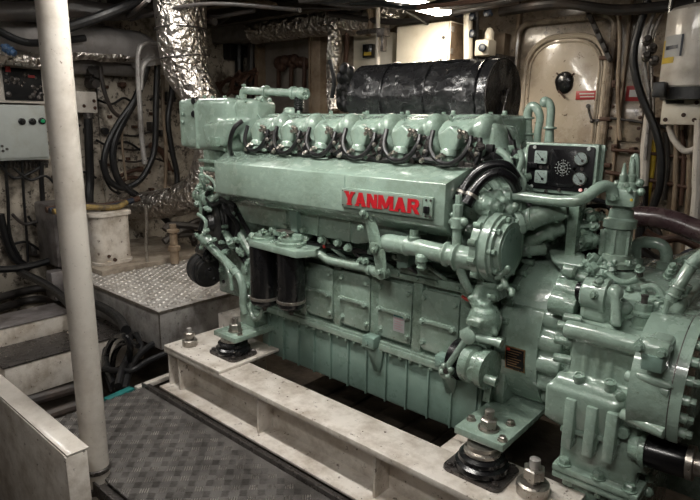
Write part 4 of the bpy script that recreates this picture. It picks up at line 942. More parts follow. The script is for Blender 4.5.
# alternator (black)
al = obj('alternator', G().lathe(P(200, 266, Y=2.22), (1, -.25, -.0), [(0, .05), (.004, .08), (.03, .085), (.034, .11), (.05, .115), (.06, .115), (.062, .1), (.09, .1), (.092, .115), (.15, .115), (.152, .1), (.175, .1), (.177, .085), (.2, .085), (.2, .04), (.22, .04)], 36), blackm, E, label='black alternator')
g = G().lathe(P(202, 250, Y=2.2), (1, -.3, 0), [(0, .05), (.17, .05), (.18, .03)], 16)
for k in range(8): a_ = 2*PI*k/8; g.ball(P(221, 266, Y=2.14)+V((0.02, math.cos(a_)*.1, math.sin(a_)*.1)), .012, n=6)
obj('alternator_bolt', g, canm, al)
# ---------------- twin filters
y1 = 1.93
pl0 = P(246, 241, Y=y1); zpl = P(280, 250, Y=y1).z
br = obj('filter_bracket', G().prism([(pl0.x, 1.96), (pl0.x+.03, y1-.01), (P(299, 256, Y=y1).x-.0, y1-.025), (P(299, 256, Y=y1).x+.05, y1+.07), (P(318, 253, Y=2.06).x, 2.08), (P(318, 253, Y=2.06).x, 2.2), (pl0.x+.02, 2.2)], 2, zpl-.018, zpl+.018, .006), green, E, label='flat green filter head plate')
for i, (pa, pb_, py) in enumerate(((252, 277, 304), (278, 304, 308))):
    ca = P((pa+pb_)/2, 290, Y=y1+.06); r_ = (P(pb_, 290, Y=y1+.06).x-P(pa, 290, Y=y1+.06).x)/2*.73
    zb_ = P((pa+pb_)/2, py, Y=y1+.06).z
    f = obj('fuel_filter', G().lathe((ca.x, ca.y, zb_), (0, 0, 1), [(-.012, .015), (-.01, r_*.3), (.0, r_*.8), (.012, r_*.96), (.02, r_), (zpl-.02-zb_, r_)], 34), canm, E, label='black canister filter')
    obj('filter_clamp', G().lathe((ca.x, ca.y, zb_+.035), (0, 0, 1), [(0, r_+.001), (.002, r_+.005), (.016, r_+.005), (.018, r_+.001)], 34), zinc, f)
    obj('drain_plug', G().lathe((ca.x, ca.y, zb_-.012), (0, 0, -1), [(0, .02), (.01, .02), (.012, .012), (.024, .012)], 8), dsteel, f)
g = G()
q = P(263, 238, Y=2.0); g.lathe((q.x, q.y, zpl+.018), (0, 0, 1), [(0, .065), (.012, .065), (.016, .05), (.03, .05), (.032, .03), (.045, .026)], 24)
q = P(291, 241, Y=2.01); g.lathe((q.x, q.y, zpl+.018), (0, 0, 1), [(0, .085), (.015, .085), (.02, .07), (.035, .07), (.038, .04)], 26)
g.box(P(272, 238, Y=2.02).x, P(300, 238, Y=2.02).x, 2.02, 2.12, zpl+.04, zpl+.075, .01)
g.cyl(P(248, 240, Y=2.0), P(257, 237, Y=2.0), .016).ball(P(252, 236, Y=2.0), .022)
for px, py in ((263, 232), (280, 246), (299, 246), (252, 241), (272, 244), (306, 240), (284, 235)): g.bolt(P(px, py, Y=1.97), (0, -.3, 1), .012, .014)
obj('filter_cap', g, gcast, br)
obj('bracket_bolt', G().bolt(P(286, 238, Y=1.99), (0, 0, 1), .018, .016).box(P(277, 236, Y=2.0).x, P(290, 236, Y=2.0).x, 1.99, 2.04, zpl+.075, zpl+.085, .004), zinc, br)
# ---------------- pipes on the camera side
yo = 2.07
g = G().tube([P(296, 252, Y=2.0), P(318, 254, Y=2.05), P(328, 260, Y=yo), P(345, 264, Y=yo), P(362, 267, Y=yo), P(377, 272, Y=yo)], .021, 14, 5)
for px, py in ((370, 270), (376, 272)): g.lathe(P(px, py, Y=yo), (1, 0, 0), [(-.008, .027), (.008, .027)], 16)
g.ball(P(380, 273, Y=yo), .03)
oil = obj('oil_pipe', g, green, E)
obj('pipe_clip', G().bolt(P(366, 261, Y=2.06), (0, -1, 0), .014, .02).bolt(P(361, 260, Y=2.06), (0, -1, 0), .012, .02), gcast, oil)
# strut bracket down from the cover
g = G()
pts = [(366, 214), (370, 220), (373, 232), (376, 244), (379, 256), (381, 268), (382, 274)]
g.hull([P(363, 212, Y=1.965), P(370, 211, Y=1.965), P(366, 222, Y=1.965), P(374, 222, Y=1.965), P(364, 214, Y=1.9555), P(373, 222, Y=1.9555)], .004)
g.hull([P(364, 218, Y=1.965), P(376, 219, Y=1.965), P(370, 249, Y=1.965), P(384, 249, Y=1.965), P(368, 222, Y=1.9555), P(381, 248, Y=1.9555)], .004)
g.hull([P(372, 246, Y=1.965), P(385, 246, Y=1.965), P(376, 275, Y=1.965), P(388, 276, Y=1.965), P(375, 247, Y=1.9555), P(386, 274, Y=1.9555)], .004)
for px, py, r_ in ((366, 214, .022), (375, 247, .024), (382, 274, .026)): g.lathe(P(px, py, Y=1.955), (0, -1, 0), [(-.03, r_), (.012, r_), (.016, r_*.7)], 14)
sb = obj('strut_bracket', g, gcast, E)
g = G()
for px, py in ((363, 213), (361, 228), (374, 250), (380, 272)): g.bolt(P(px, py, Y=1.935), (0, -1, 0), .012, .014)
obj('bolt', g, gcast, sb)
obj('web', G().prism([(P(384, 250, Y=1.9555).x, P(384, 250, Y=1.9555).z), (P(398, 252, Y=1.9555).x, P(398, 252, Y=1.9555).z), (P(394, 272, Y=1.9555).x, P(394, 272, Y=1.9555).z), (P(384, 272, Y=1.9555).x, P(384, 272, Y=1.9555).z)], 1, 2.05, 2.14, .003), gsump, sb)
# big water pipe
g = G().tube([P(383, 243, Y=2.06), P(390, 243, Y=1.995), P(403, 245, Y=1.985), P(420, 248, Y=1.985), P(445, 254, Y=1.985), P(462, 257, Y=1.995), P(485, 262, Y=2.03)], [.043, .044, .040, .040, .041, .048, .05], 22, 5)
for px, py, r_ in ((408, 246, .046), (447, 254, .055), (458, 257, .06)): g.lathe(P(px, py, Y=1.985), (1, .02, 0), [(-.005, r_), (.005, r_)], 26)
wp2 = obj('cooling_water_pipe', fuse(g.hull([P(384, 236, Y=2.03), P(398, 237, Y=1.995), P(384, 252, Y=2.03), P(398, 254, Y=1.995), P(390, 232, Y=2.12), P(390, 250, Y=2.12)], .01), .006, 3), green, E)
g = G().lathe(P(414, 236, Y=1.985), (0, 0, -1), [(-.03, .02), (0, .02), (.002, .03), (.02, .03), (.022, .018)], 14).lathe(P(422, 256, Y=1.96), (0, 0, -1), [(-.01, .02), (.0, .028), (.02, .028), (.03, .018), (.05, .022), (.06, .014)], 14).bolt(P(419, 262, Y=2.03), (0, -1, 0), .014, .014).bolt(P(424, 268, Y=2.03), (0, -1, 0), .014, .014)
obj('drain_cock', g, gcast, wp2)
g = G().hull([P(398, 262, Y=2.1), P(440, 272, Y=2.1), P(398, 275, Y=2.1), P(440, 284, Y=2.1), P(400, 262, Y=2.2), P(440, 272, Y=2.2)], .01)
obj('side_ledge', g, gcast, E)
# vertical pipe with union beside the cover
g = G().tube([P(457, 214, Y=1.99), P(457, 230, Y=1.99), P(457, 252, Y=1.99), P(460, 268, Y=1.99), P(466, 284, Y=2.0), P(470, 290, Y=2.02)], [.02, .02, .02, .02, .018, .018], 14, 4)
g.lathe(P(457, 228, Y=1.99), (0, 0, 1), [(0, .027), (.04, .027), (.045, .02)], 16).lathe(P(458, 212, Y=1.99), (0, 0, 1), [(-.03, .018), (.0, .022), (.03, .022), (.034, .014), (.07, .014)], 8)
g.ball(P(452, 222, Y=1.99), .017, n=8).ball(P(464, 222, Y=1.99), .019, n=8).ball(P(453, 215, Y=1.99), .014, n=8)
obj('drain_pipe', g, green, E)
# corrugated black sleeves
for i, (pts, yy) in enumerate(((((459, 199), (467, 184), (480, 170), (494, 165), (508, 167), (516, 178)), 2.02), (((468, 202), (476, 188), (487, 177), (500, 173), (512, 180), (517, 190)), 1.97))):
    g = G(); P3 = [P(x, y, Y=yy+.03*k) for k, (x, y) in enumerate(pts)]
    g.tube(P3, .021, 16, 7)
    d_ = (P3[0]-P3[1]).normalized()
    g.cyl(P3[0]-d_*.05, P3[0]+d_*.012, .0255, n=18)
    hs_ = obj('sleeved_hose', g, canm, E, label='thick glossy black sleeved hose')
    obj('hose_clip', G().lathe(P3[0]-d_*.035, d_, [(0, .0260), (.002, .0275), (.012, .0275), (.014, .0260)], 18), zinc, hs_)
# ---------------- timing gear cover (round) at the near end
gx, gy, gz = -.955, 2.075, 1.108
g = G()
q_ = .80
g.lathe((gx-.12, gy, gz), (1, 0, 0), [(0, .178*q_), (.03, .178*q_), (.032, .17*q_), (.038, .17*q_), (.04, .178*q_), (.07, .178*q_), (.074, .164*q_), (.086, .164*q_), (.09, .14*q_), (.11, .135*q_)], 48)
g.box(gx-.12, gx-.06, gy-.02, gy+.12, gz-.19, gz+.05, .01)
rc = obj('round_gear_cover', g, green, E, label='round bolted gear case cover')
obj('polished_disc', G().lathe((gx-.015, gy, gz), (1, 0, 0), [(0, .090), (.008, .088), (.010, .083)], 40), gsump, rc)
for k in range(9):
    a_ = 2*PI*k/9+.3; p_ = V((gx-.035, gy+.119*math.cos(a_), gz+.119*math.sin(a_)))
    obj('bolt', G().cyl(p_-V((.06, 0, 0)), p_+V((.004, 0, 0)), .016, n=12).bolt(p_, (1, 0, 0), .013, .016), gcast, rc)
for k in range(6):
    a_ = PI*(.6+.16*k); p_ = V((gx-.12, gy+.146*math.cos(a_), gz+.146*math.sin(a_))); obj('lug', G().cyl(p_, p_+V((.03, 0, 0)), .014, n=10), gcast, rc)
# gear train casing behind it
g = G().box(-1.13, -1.03, 2.3, 2.85, .5, 1.42, .02).box(-1.1, -.99, 2.2, 2.6, 1.2, 1.35, .03)
obj('gear_case', g, gcast, E)
# bits between cover, hoses and panel
g = G()
g.lathe(P(474, 203, Y=2.15), (1, -.35, 0), [(-.06, .07), (.03, .075), (.06, .06), (.09, .055), (.1, .03), (.13, .03)], 22)
g.lathe(P(492, 206, Y=2.1), (1, -.3, 0), [(-.03, .035), (.02, .035), (.025, .022), (.05, .022)], 14)
for px, py, r_ in ((497, 196, .03), (504, 202, .025), (490, 215, .024), (500, 212, .03), (510, 212, .022), (485, 200, .04), (515, 207, .02)): g.ball(P(px, py, Y=2.16), r_, n=12)
g.lathe(P(470, 232, Y=2.2), (.5, -.3, .6), [(-.1, .06), (.06, .06)], 18)
g.tube([P(455, 250, Y=2.1), P(464, 232, Y=2.16), P(480, 222, Y=2.2)], .05, 14, 4)
obj('pump_casting', fuse(g, .007, 2), gcast, E)
g = G(); rr_ = random.Random(5)
for px, py, r_ in ((517, 161, .024), (519, 172, .026), (523, 168, .02), (524, 178, .022), (513, 172, .028), (516, 184, .022), (509, 182, .018), (518, 190, .02), (523, 186, .017), (495, 171, .022), (497, 180, .024), (491, 183, .02), (503, 160, .02), (507, 150, .022), (525, 195, .02), (496, 192, .026), (488, 190, .02)):
    p_ = P(px, py, Y=2.25+rr_.uniform(-.04, .08)); nub(g, p_, r_, rr_)
obj('pipe_joint', g, gcast, E)
g = G()
for px, py in ((487, 155), (494, 157), (500, 153), (491, 149), (510, 163), (483, 158), (505, 172), (470, 146), (474, 152), (478, 160), (482, 166)):
    p_ = P(px, py, Y=2.22); g.box(p_.x-.018, p_.x+.018, p_.y-.02, p_.y+.02, p_.z-.025, p_.z+.02, .004)
for pts in (((486, 148), (500, 150), (512, 158), (520, 150)), ((492, 120), (504, 130), (512, 146), (516, 156)), ((500, 186), (512, 192), (522, 200)), ((512, 140), (514, 160), (512, 184)), ((498, 160), (506, 180), (504, 204))):
    g.tube([P(x, y, Y=2.3) for x, y in pts], .016, 8, 4)
obj('black_wiring', g, black, E)
# hidden dark mass behind the small parts (engine rear top)
obj('rear_casting', G().box(-1.2, -.92, 2.45, 2.9, .9, 1.36, .02), gcast, E)
# gooseneck breathers
yg = 2.55
g = G().tube([P(528, 142, Y=yg), P(527.5, 125, Y=yg), P(528, 112, Y=yg), P(532, 106, Y=yg), P(537, 109, Y=yg), P(540, 118, Y=yg), P(538, 130, Y=yg), P(537, 142, Y=yg)], [.024, .02, .02, .02, .02, .017, .017, .017], 14, 5)
g.ring(P(528, 118, Y=yg), (0, 0, 1), .024, .005).ring(P(528, 134, Y=yg), (0, 0, 1), .024, .006)
obj('gooseneck_pipe', g, green, E)
g = G().tube([P(546, 101, Y=yg), P(549, 103, Y=yg), P(551, 110, Y=yg), P(550, 124, Y=yg), P(549, 142, Y=yg)], [.018, .018, .018, .018, .022], 14, 5).ball(P(545, 102, Y=yg), .024).ring(P(550, 128, Y=yg), (0, 0, 1), .024, .006)
g.box(P(524, 150, Y=yg).x, P(556, 150, Y=yg).x, yg-.04, yg+.08, 1.3, P(540, 142, Y=yg).z, .01)
obj('gooseneck_pipe', g, green, E)
# ---------------- instrument panel
yq = 2.3
a = P(526.5, 142, Y=yq); b = P(594, 197.5, Y=yq)
dep = P(606, 144, X=b.x).y-yq
ip = obj('instrument_panel', G().box(a.x, b.x, yq, yq+dep, b.z, a.z, .008), green, E, label='green boxed instrument panel with a black face')
fx0, fx1, fz0, fz1 = a.x+.012, b.x-.012, b.z+.016, a.z-.01
obj('panel_face', G().prism(rrect(fx0, fx1, fz0, fz1, .01), 1, yq-.004, yq+.002, .001), blackp, ip, label='black panel face')
for px, py, sq, m_ in ((541.5, 157, 1, glass), (541.5, 176.5, 1, glass), (581.5, 158.5, 0, gaugem), (580, 178.5, 0, gaugem)):
    c = P(px, py, Y=yq-.005); r_ = .026
    g = G()
    if sq: g.prism(rrect(c.x-r_, c.x+r_, c.z-r_, c.z+r_, .006), 1, yq-.014, yq-.003, .002)
    else: g.lathe((c.x, yq-.003, c.z), (0, -1, 0), [(0, r_+.002), (.01, r_+.002), (.012, r_-.002)], 28)
    obj('gauge', g, m_, ip, label='square gauge' if sq else 'round gauge')
    if not sq: obj('gauge_bezel', G().ring((c.x, yq-.015, c.z), (0, 1, 0), r_, .0025, 28, 6), chrome, ip)
    g = G().bar((c.x+.012, yq-.0165, c.z-.012), (c.x-.014, yq-.0165, c.z+.016), .0035, .002).lathe((c.x+.008, yq-.015, c.z-.008), (0, -1, 0), [(0, .006), (.003, .005)], 10)
    for k in range(8): a_ = 2*PI*k/8; g.box(c.x+.019*math.cos(a_)-.0012, c.x+.019*math.cos(a_)+.0012, yq-.0158, yq-.0148, c.z+.019*math.sin(a_)-.0012, c.z+.019*math.sin(a_)+.0012)
    obj('gauge_needle', g, canm if sq else chrome, ip)
c = P(563, 168, Y=yq-.005); g = G().prism(rrect(c.x-.058, c.x+.052, c.z-.075, c.z+.072, .014), 1, yq-.008, yq-.003, .002); obj('speaker_grille', g, canm, ip)
g = G()
for rad, n_ in ((.010, 6), (.02, 10), (.03, 14)):
    for k in range(n_): a_ = 2*PI*k/n_; g.lathe((c.x+rad*math.cos(a_), yq-.008, c.z+rad*math.sin(a_)), (0, -1, 0), [(0, .0018), (.001, .0018)], 6)
for k in range(8): a_ = 2*PI*k/8; g.bar((c.x+.004*math.cos(a_), yq-.0085, c.z+.004*math.sin(a_)), (c.x+.034*math.cos(a_), yq-.0085, c.z+.034*math.sin(a_)), .0008, .0008)
for rr_ in (.008, .02): g.ring((c.x, yq-.0085, c.z), (0, 1, 0), rr_, .0006, 24, 4)
obj('grille_holes', g, cabg, ip)
for px, py, m_ in ((535, 147, cabg), (589, 149, cabg), (531.5, 186, cabg), (586, 190, cabg), (559, 190, dsteel), (546, 191, dsteel), (549, 167, dsteel), (541, 167, dsteel), (582, 169, dsteel), (575, 169, dsteel)):
    obj('panel_screw', G().lathe(P(px, py, Y=yq-.004), (0, -1, 0), [(0, .008), (.004, .007)], 10), m_, ip)
obj('alarm_lamp', G().lathe(P(580.5, 190, Y=yq-.004), (0, -1, 0), [(0, .007), (.006, .006)], 12), ledm, ip, label='small red lit lamp')
obj('key_switch', G().box(P(529, 163, Y=yq).x, P(539, 163, Y=yq).x, yq-.02, yq-.004, P(530, 167.5, Y=yq).z, P(530, 162, Y=yq).z, .003), canm, ip)
g = G().box(b.x-.03, b.x+.012, yq+dep*.45, yq+dep*.55, b.z+.01, a.z-.002, .004)
for z in (b.z+.05, a.z-.02): g.bolt((b.x, yq+dep*.7, z), (1, 0, 0), .007, .01)
obj('lid_seam', g, green, ip)
obj('panel_bracket', G().box(a.x+.04, a.x+.08, yq+.02, yq+.1, 1.1, b.z+.01).box(b.x-.1, b.x-.06, yq+.02, yq+.1, 1.0, b.z+.01), gcast, E)
# pipe in front of the panel
yk = 2.2
g = G().tube([P(509, 196, Y=yk), P(525, 197, Y=yk), P(550, 200.5, Y=yk), P(574, 201, Y=yk), P(586, 197, Y=yk+.02), P(597, 189, Y=yk+.05), P(606, 186, Y=yk+.08), P(612, 191, Y=yk+.1), P(613, 200, Y=yk+.1)], .0225, 18, 5)
g.lathe(P(509, 196, Y=yk), (1, 0, 0), [(-.03, .032), (-.01, .036), (.02, .036), (.024, .029)], 18)
obj('control_air_pipe', g, green, E)
g = G().tube([P(508, 196, Y=yk+.02), P(507, 205, Y=yk+.02), P(510, 216, Y=yk+.02)], .025, 12, 4)
g.tube([P(516, 224, Y=2.18), P(530, 219, Y=2.22), P(548, 212, Y=2.26), P(562, 210, Y=2.3)], [.034, .046, .046, .046], 18, 4)
g.ring(P(532, 218, Y=2.225), (1, 0, .2), .047, .006).cyl(P(515, 224, Y=2.17), P(522, 222, Y=2.19), .05)
g.tube([P(518, 240, Y=2.3), P(535, 236, Y=2.3), P(552, 228, Y=2.35), P(568, 222, Y=2.4)], [.03, .034, .042, .042], 16, 4)
g.tube([P(510, 252, Y=2.3), P(525, 250, Y=2.3), P(545, 248, Y=2.35)], .03, 14, 4)
g.lathe(P(556, 226, Y=2.35), (1, .2, .25), [(-.06, .048), (-.03, .06), (-.01, .06), (0, .048), (.04, .04)], 20)
cpp = obj('coolant_pipe', fuse(g, .006, 1), green, E)
for (px, py, yy, r_, ax_) in ((532, 218, 2.225, .050, (1, .1, .25)), (524, 222, 2.2, .043, (1, .1, .25)), (556, 211, 2.28, .050, (1, .1, .2)), (540, 234, 2.32, .042, (1, .1, .3)), (560, 226, 2.37, .048, (1, .1, .3)), (530, 250, 2.31, .035, (1, .1, .1))):
    obj('pipe_collar', G().lathe(P(px, py, Y=yy), ax_, [(-.006, r_-.004), (-.004, r_), (.006, r_), (.008, r_-.004)], 22), gcast, cpp)
g = G(); rr_ = random.Random(9)
for px, py, r_ in ((536, 243, .02), (544, 240, .022), (553, 237, .02), (561, 230, .016), (568, 226, .014), (528, 232, .02), (524, 244, .02), (575, 219, .02), (583, 222, .03), (590, 215, .026), (586, 232, .026), (594, 226, .022), (579, 236, .022), (590, 240, .03), (582, 246, .02), (574, 212, .02), (598, 216, .02)):
    p_ = P(px, py, Y=2.4); nub(g, p_, r_*1.1, rr_, 14)
g.cyl(P(585, 212, Y=2.45), P(586, 248, Y=2.45), .045, n=16).cyl(P(584, 222, Y=2.42), P(584, 226, Y=2.42), .065, n=18)
obj('valve_cluster', g, gcast, E)
g = G()
for k in range(12): q = P(560+rr_.random()*45, 205+rr_.random()*50, Y=2.55+rr_.random()*.1); g.tube([q, q+V((rr_.uniform(.02, .12), 0, rr_.uniform(-.06, .06))), q+V((rr_.uniform(.08, .2), .02, rr_.uniform(-.1, .1)))], .012, 7, 3)
obj('rear_hoses', g, black, E)
obj('rear_bulk', G().box(-.98, -.6, 2.62, 2.85, .3, 1.0, .03), dsteel, E)
# ---------------- lower near end: valve column, lever rod, starter pump
g = G(); yv = 2.03
g.lathe(P(480, 292, Y=yv), (0, 0, -1), [(-.03, .02), (0, .028), (.02, .03), (.025, .04), (.05, .045), (.055, .03), (.07, .03)], 18)
g.lathe(P(485, 318, Y=yv), (0, -.2, 1), [(-.06, .04), (-.05, .06), (-.01, .07), (.02, .065), (.05, .05), (.055, .035), (.08, .03)], 22)
g.box(P(475, 312, Y=yv).x, P(491, 312, Y=yv).x, yv-.08, yv-.02, P(480, 322, Y=yv).z, P(480, 314, Y=yv).z, .008)
g.cyl(P(470, 292, Y=yv), P(482, 292, Y=yv), .015).cyl(P(478, 284, Y=yv), P(497, 286, Y=yv), .014)
g.lathe(P(486, 336, Y=yv), (0, 0, -1), [(-.03, .035), (.01, .035), (.015, .045), (.03, .045)], 20)
for px, py in ((473, 298), (492, 297), (500, 288), (505, 284), (476, 331), (494, 331), (481, 340), (491, 340), (470, 320), (499, 276), (507, 270), (512, 292)): nub(g, P(px, py, Y=yv-.03), .016, R)
g.box(P(486, 290, Y=yv+.05).x, P(503, 290, Y=yv+.05).x, yv, yv+.1, P(490, 302, Y=yv).z, P(490, 284, Y=yv).z, .01)
obj('regulating_valve', fuse(g, .006, 2), gcast, E)
g = G().lathe(P(484, 368, Y=1.99), (1, -.1, 0), [(-.09, .05), (-.08, .078), (-.04, .08), (-.03, .07), (-.01, .07), (.0, .082), (.03, .082), (.035, .05)], 30)
g.lathe(P(474, 374, Y=1.93), (0, -1, 0), [(-.05, .034), (.006, .034), (.012, .028)], 18)
g.lathe(P(490, 380, Y=1.95), (1, 0, 0), [(-.02, .02), (.03, .02)], 14)
sp = obj('feed_pump', g, gcast, E)
obj('pump_back_ring', G().lathe(P(468, 362, Y=2.07), (1, -.1, 0), [(-.06, .09), (-.02, .09), (0, .05)], 26), canm, sp, label='black ring behind the pump')  # plain black ring behind the pump body
g = G()
g.cyl(P(472, 336, Y=1.98), P(500, 343, Y=1.98), .017, n=16).cyl(P(497, 342, Y=1.98), P(502, 344, Y=1.98), .022, n=16)
g.lathe(P(470, 335, Y=1.98), (0, -1, 0), [(-.03, .035), (.02, .035), (.026, .026)], 20).lathe(P(464, 333, Y=1.98), (-1, 0, .1), [(-.03, .022), (0, .018), (.02, .004)], 14)
g.cyl(P(467, 338, Y=1.97), P(448, 366, Y=1.97), .014, n=14)
g.lathe(P(446, 371, Y=1.97), (0, -1, 0), [(-.02, .03), (.015, .03), (.018, .02)], 12)
for k in range(4): a_ = 2*PI*k/4+.5; g.ball(P(446, 371, Y=1.95)+V((.024*math.cos(a_), 0, .024*math.sin(a_))), .013, n=8)
obj('lever_linkage', g, green, E)
obj('lever_pivot', G().lathe(P(446, 371, Y=1.95), (0, -1, 0), [(-.02, .012), (.008, .01)], 10), dsteel, E)
for px, py in ((371, 342), (445, 362)):
    q = P(px, py, Y=2.07)
    obj('side_lug', G().box(q.x-.045, q.x+.03, 2.05, 2.12, q.z-.03, q.z+.03, .008).hull([(q.x-.03, 2.06, q.z-.03), (q.x+.055, 2.1, q.z-.03), (q.x-.01, 2.11, q.z-.17), (q.x+.03, 2.11, q.z-.17), (q.x-.03, 2.12, q.z-.03), (q.x+.055, 2.12, q.z-.03)], .003).bolt((q.x-.01, 2.05, q.z), (0, -1, 0), .012, .008), gsump, E)
q = P(467, 299, Y=2.05); obj('red_wire_end', G().tube([P(462, 296, Y=2.05), P(466, 299, Y=2.05), P(470, 301, Y=2.05)], .007, 8, 3), redd, E)
obj('black_plug', G().ball(P(472, 302, Y=2.04), .014, n=10), black, E)
# ================================================================ wrapped exhaust drum
ydr, zdr, rdr = 2.74, 1.722, .192
x0_, x1_ = P(352, 90, Y=ydr-.15).x, -1.385
g = G(); pr = []
n_ = 70; L_ = x1_-x0_
for i in range(n_+1):
    h = L_*i/n_; pr.append((h, rdr*(1+.015*math.sin(h*40)+(-.02 if i > n_-14 else 0))))
pr = [(-.01, rdr*.75)]+pr
nn = 72; u_, v_, w_ = frame((1, 0, 0)); rings = []
for h, r_ in pr:
    ring = []
    for k in range(nn):
        a_ = 2*PI*k/nn; d = u_*math.cos(a_)+v_*math.sin(a_)
        f_ = 1+.05*noise.noise(V((h*5, math.cos(a_)*2.5, math.sin(a_)*2.5)))+.05*abs(noise.noise(V((h*9+math.sin(a_)*2, math.cos(a_)*4+3, math.sin(a_)*4))))
        if h > L_-.12: f_ = 1+(f_-1)*max(0, (L_-h)/.12)
        ring.append(g.bm.verts.new(V((x0_+h, ydr, zdr))+d*r_*f_))
    rings.append(ring)
for A_, B_ in zip(rings, rings[1:]):
    for k in range(nn): g.bm.faces.new((A_[k], A_[(k+1) % nn], B_[(k+1) % nn], B_[k]))
g.bm.faces.new(rings[0][::-1]); g.bm.faces.new(rings[-1])
D = thing('wrapped_drum', 'long drum wrapped in crumpled black sheeting lying behind the green cylinder heads', 'drum', (x0_, ydr, zdr-rdr))
obj('wrapping', g, blackw, D, ang=60)
obj('end_disc', G().lathe((x1_-.006, ydr, zdr), (1, 0, 0), [(0, rdr*.99), (.012, rdr*.985), (.016, rdr*.96), (.014, rdr*.9)], 60), blackw, D, label='round black end of the wrapping')
obj('edge_cord', G().ring((x1_+.006, ydr, zdr), (1, 0, 0), rdr*.985, .004, 60, 6), dsteel, D)
g = G().tube([(x1_+.016, ydr+.02, zdr+.03), (x1_+.022, ydr-.0, zdr+.0), (x1_+.02, ydr-.03, zdr-.1)], .006, 6, 4).ball((x1_+.018, ydr+.03, zdr+.03), .012)
obj('lacing', g, dsteel, D)
g = G()
for xx in (x0_+.22, x0_+.52, x0_+.82): g.ring((xx, ydr, zdr), (1, .1*R.uniform(-1, 1), 0), rdr*1.03, .005, 50, 6)
g.tube([(x0_+.02+.1*k, ydr-.09+.01*(k % 2), zdr+rdr*.93) for k in range(int(L_*10))], .008, 6, 3)
obj('cord', g, canm, D)
g = G().box(P(446, 100, Y=2.6).x, P(456, 100, Y=2.6).x, 2.622, 2.626, P(446, 106, Y=2.6).z, P(446, 96, Y=2.6).z)
# supports hold the drum on the engine
for xx in (x0_+.25, x0_+.85): obj('saddle', G().box(xx-.04, xx+.04, ydr-.12, ydr+.12, 1.44, zdr-rdr*.8, .005), gcast, D)
g = G()
for k in range(40):
    px = 340+R.random()*12; py = 70+R.random()*40; q = P(px, py, Y=2.9+R.random()*.1); g.ball(q, .012+R.random()*.03, (1, 1, 1.4), 7)
one('black_wrap_scrap', g, black, 'ragged black bundle at the far left end of the wrapped drum', 'bundle', P(338, 95, Y=2.95))
for i, pts in enumerate((((330, 60), (334, 80), (332, 98)), ((500, 118), (508, 130), (514, 150)))):
    run('hanging_strap', [P(x, y, Y=2.75) for x, y in pts], .014, black, ('black strap hanging at the left end of the wrapped drum', 'black hose behind the last cylinder head under the drum end')[i], 'strap')
# ================================================================ flywheel housing (part of the engine)
def frus(g, x0, r0, c0, x1, r1, c1, n=64):
    A = [g.bm.verts.new((x0, c0[0]+r0*math.cos(2*PI*k/n), c0[1]+r0*math.sin(2*PI*k/n))) for k in range(n)]
    B = [g.bm.verts.new((x1, c1[0]+r1*math.cos(2*PI*k/n), c1[1]+r1*math.sin(2*PI*k/n))) for k in range(n)]
    g.bm.faces.new(A[::-1]); g.bm.faces.new(B)
    for k in range(n): g.bm.faces.new((A[k], A[(k+1) % n], B[(k+1) % n], B[k]))
    return g
hc = (2.44, .69)
g = G(); frus(g, -1.0, .322, hc, -.835, .292, (2.44, .728)); frus(g, -1.04, .30, hc, -1.0, .322, hc)
fhl = [(2.44, .862)]+[(2.44+.338*math.cos(t_), .69+.338*math.sin(t_)) for t_ in [PI-.53+(PI*.5+.53)*k/26 for k in range(27)]]
g.prism(fhl, 0, -1.0, -.835, .006)
fh = obj('flywheel_housing', g, green, E, label='large rounded flywheel housing')
g = G(); frus(g, -.847, .306, (2.44, .728), -.828, .304, (2.44, .728)); frus(g, -1.012, .334, hc, -.99, .333, hc); obj('housing_rim', g, green, fh)
g = G()
for k in range(7): a_ = PI*.62+PI*.42*k/6; p_ = V((-1.0, 2.44+.345*math.cos(a_), .69+.345*math.sin(a_))); g.cyl(p_-V((.02, 0, 0)), p_+V((.03, 0, 0)), .013, n=10)
obj('bolt', g, gcast, fh)
# lobed bell between housing and gearbox
g = G(); frus(g, -.84, .31, (2.43, .70), -.70, .29, (2.43, .70))
for k in range(12):
    a_ = PI*.45+PI*1.1*k/11; g.cyl((-.84, 2.43+.30*math.cos(a_), .70+.30*math.sin(a_)), (-.745, 2.43+.29*math.cos(a_), .70+.29*math.sin(a_)), .042, n=14)
bell = obj('bell_housing', fuse(g, .008, 4), green, E)
for k in range(12):
    a_ = PI*.45+PI*1.1*k/11; p_ = V((-.742, 2.43+.295*math.cos(a_), .70+.295*math.sin(a_))); obj('bolt', G().bolt(p_, (1, 0, 0), .015, .018), gcast, bell)
for px, py in ((571, 270), (588, 283)): pass
g = G()
for (x0, y0_, x1, y1_, yy, r_) in ((566, 266, 592, 270, 2.3, .03), (567, 273, 588, 279, 2.2, .022), (557, 288, 580, 294, 2.15, .045), (552, 300, 578, 308, 2.12, .05), (592, 262, 606, 272, 2.3, .026)):
    a_, b_ = P(x0, y0_, Y=yy), P(x1, y1_, Y=yy); g.cyl(a_, b_, r_, n=20, b=.006); 
g.lathe(P(569, 271, Y=2.18), (1, 0, -.1), [(-.02, .024), (0, .026), (.02, .026), (.03, .018)], 12)
for px, py, r_ in ((596, 266, .03), (603, 271, .026), (600, 277, .022), (608, 276, .02), (596, 260, .024), (588, 262, .02), (611, 268, .018)): nub(g, P(px, py, Y=2.25), r_, R, 14)
obj('bell_lugs', g, gcast, E)
# flat inspection cover on top of the bell
g = G().hull([P(548, 248, Y=2.36), P(584, 252, Y=2.36), P(552, 262, Y=2.25), P(588, 268, Y=2.25), P(548, 256, Y=2.5), P(590, 262, Y=2.5), P(560, 270, Y=2.3), P(590, 274, Y=2.3)], .012)
g.box(-.86, -.70, 2.3, 2.6, .93, 1.03, .03)
obj('starter_cover', fuse(g, .007, 3), green, E)
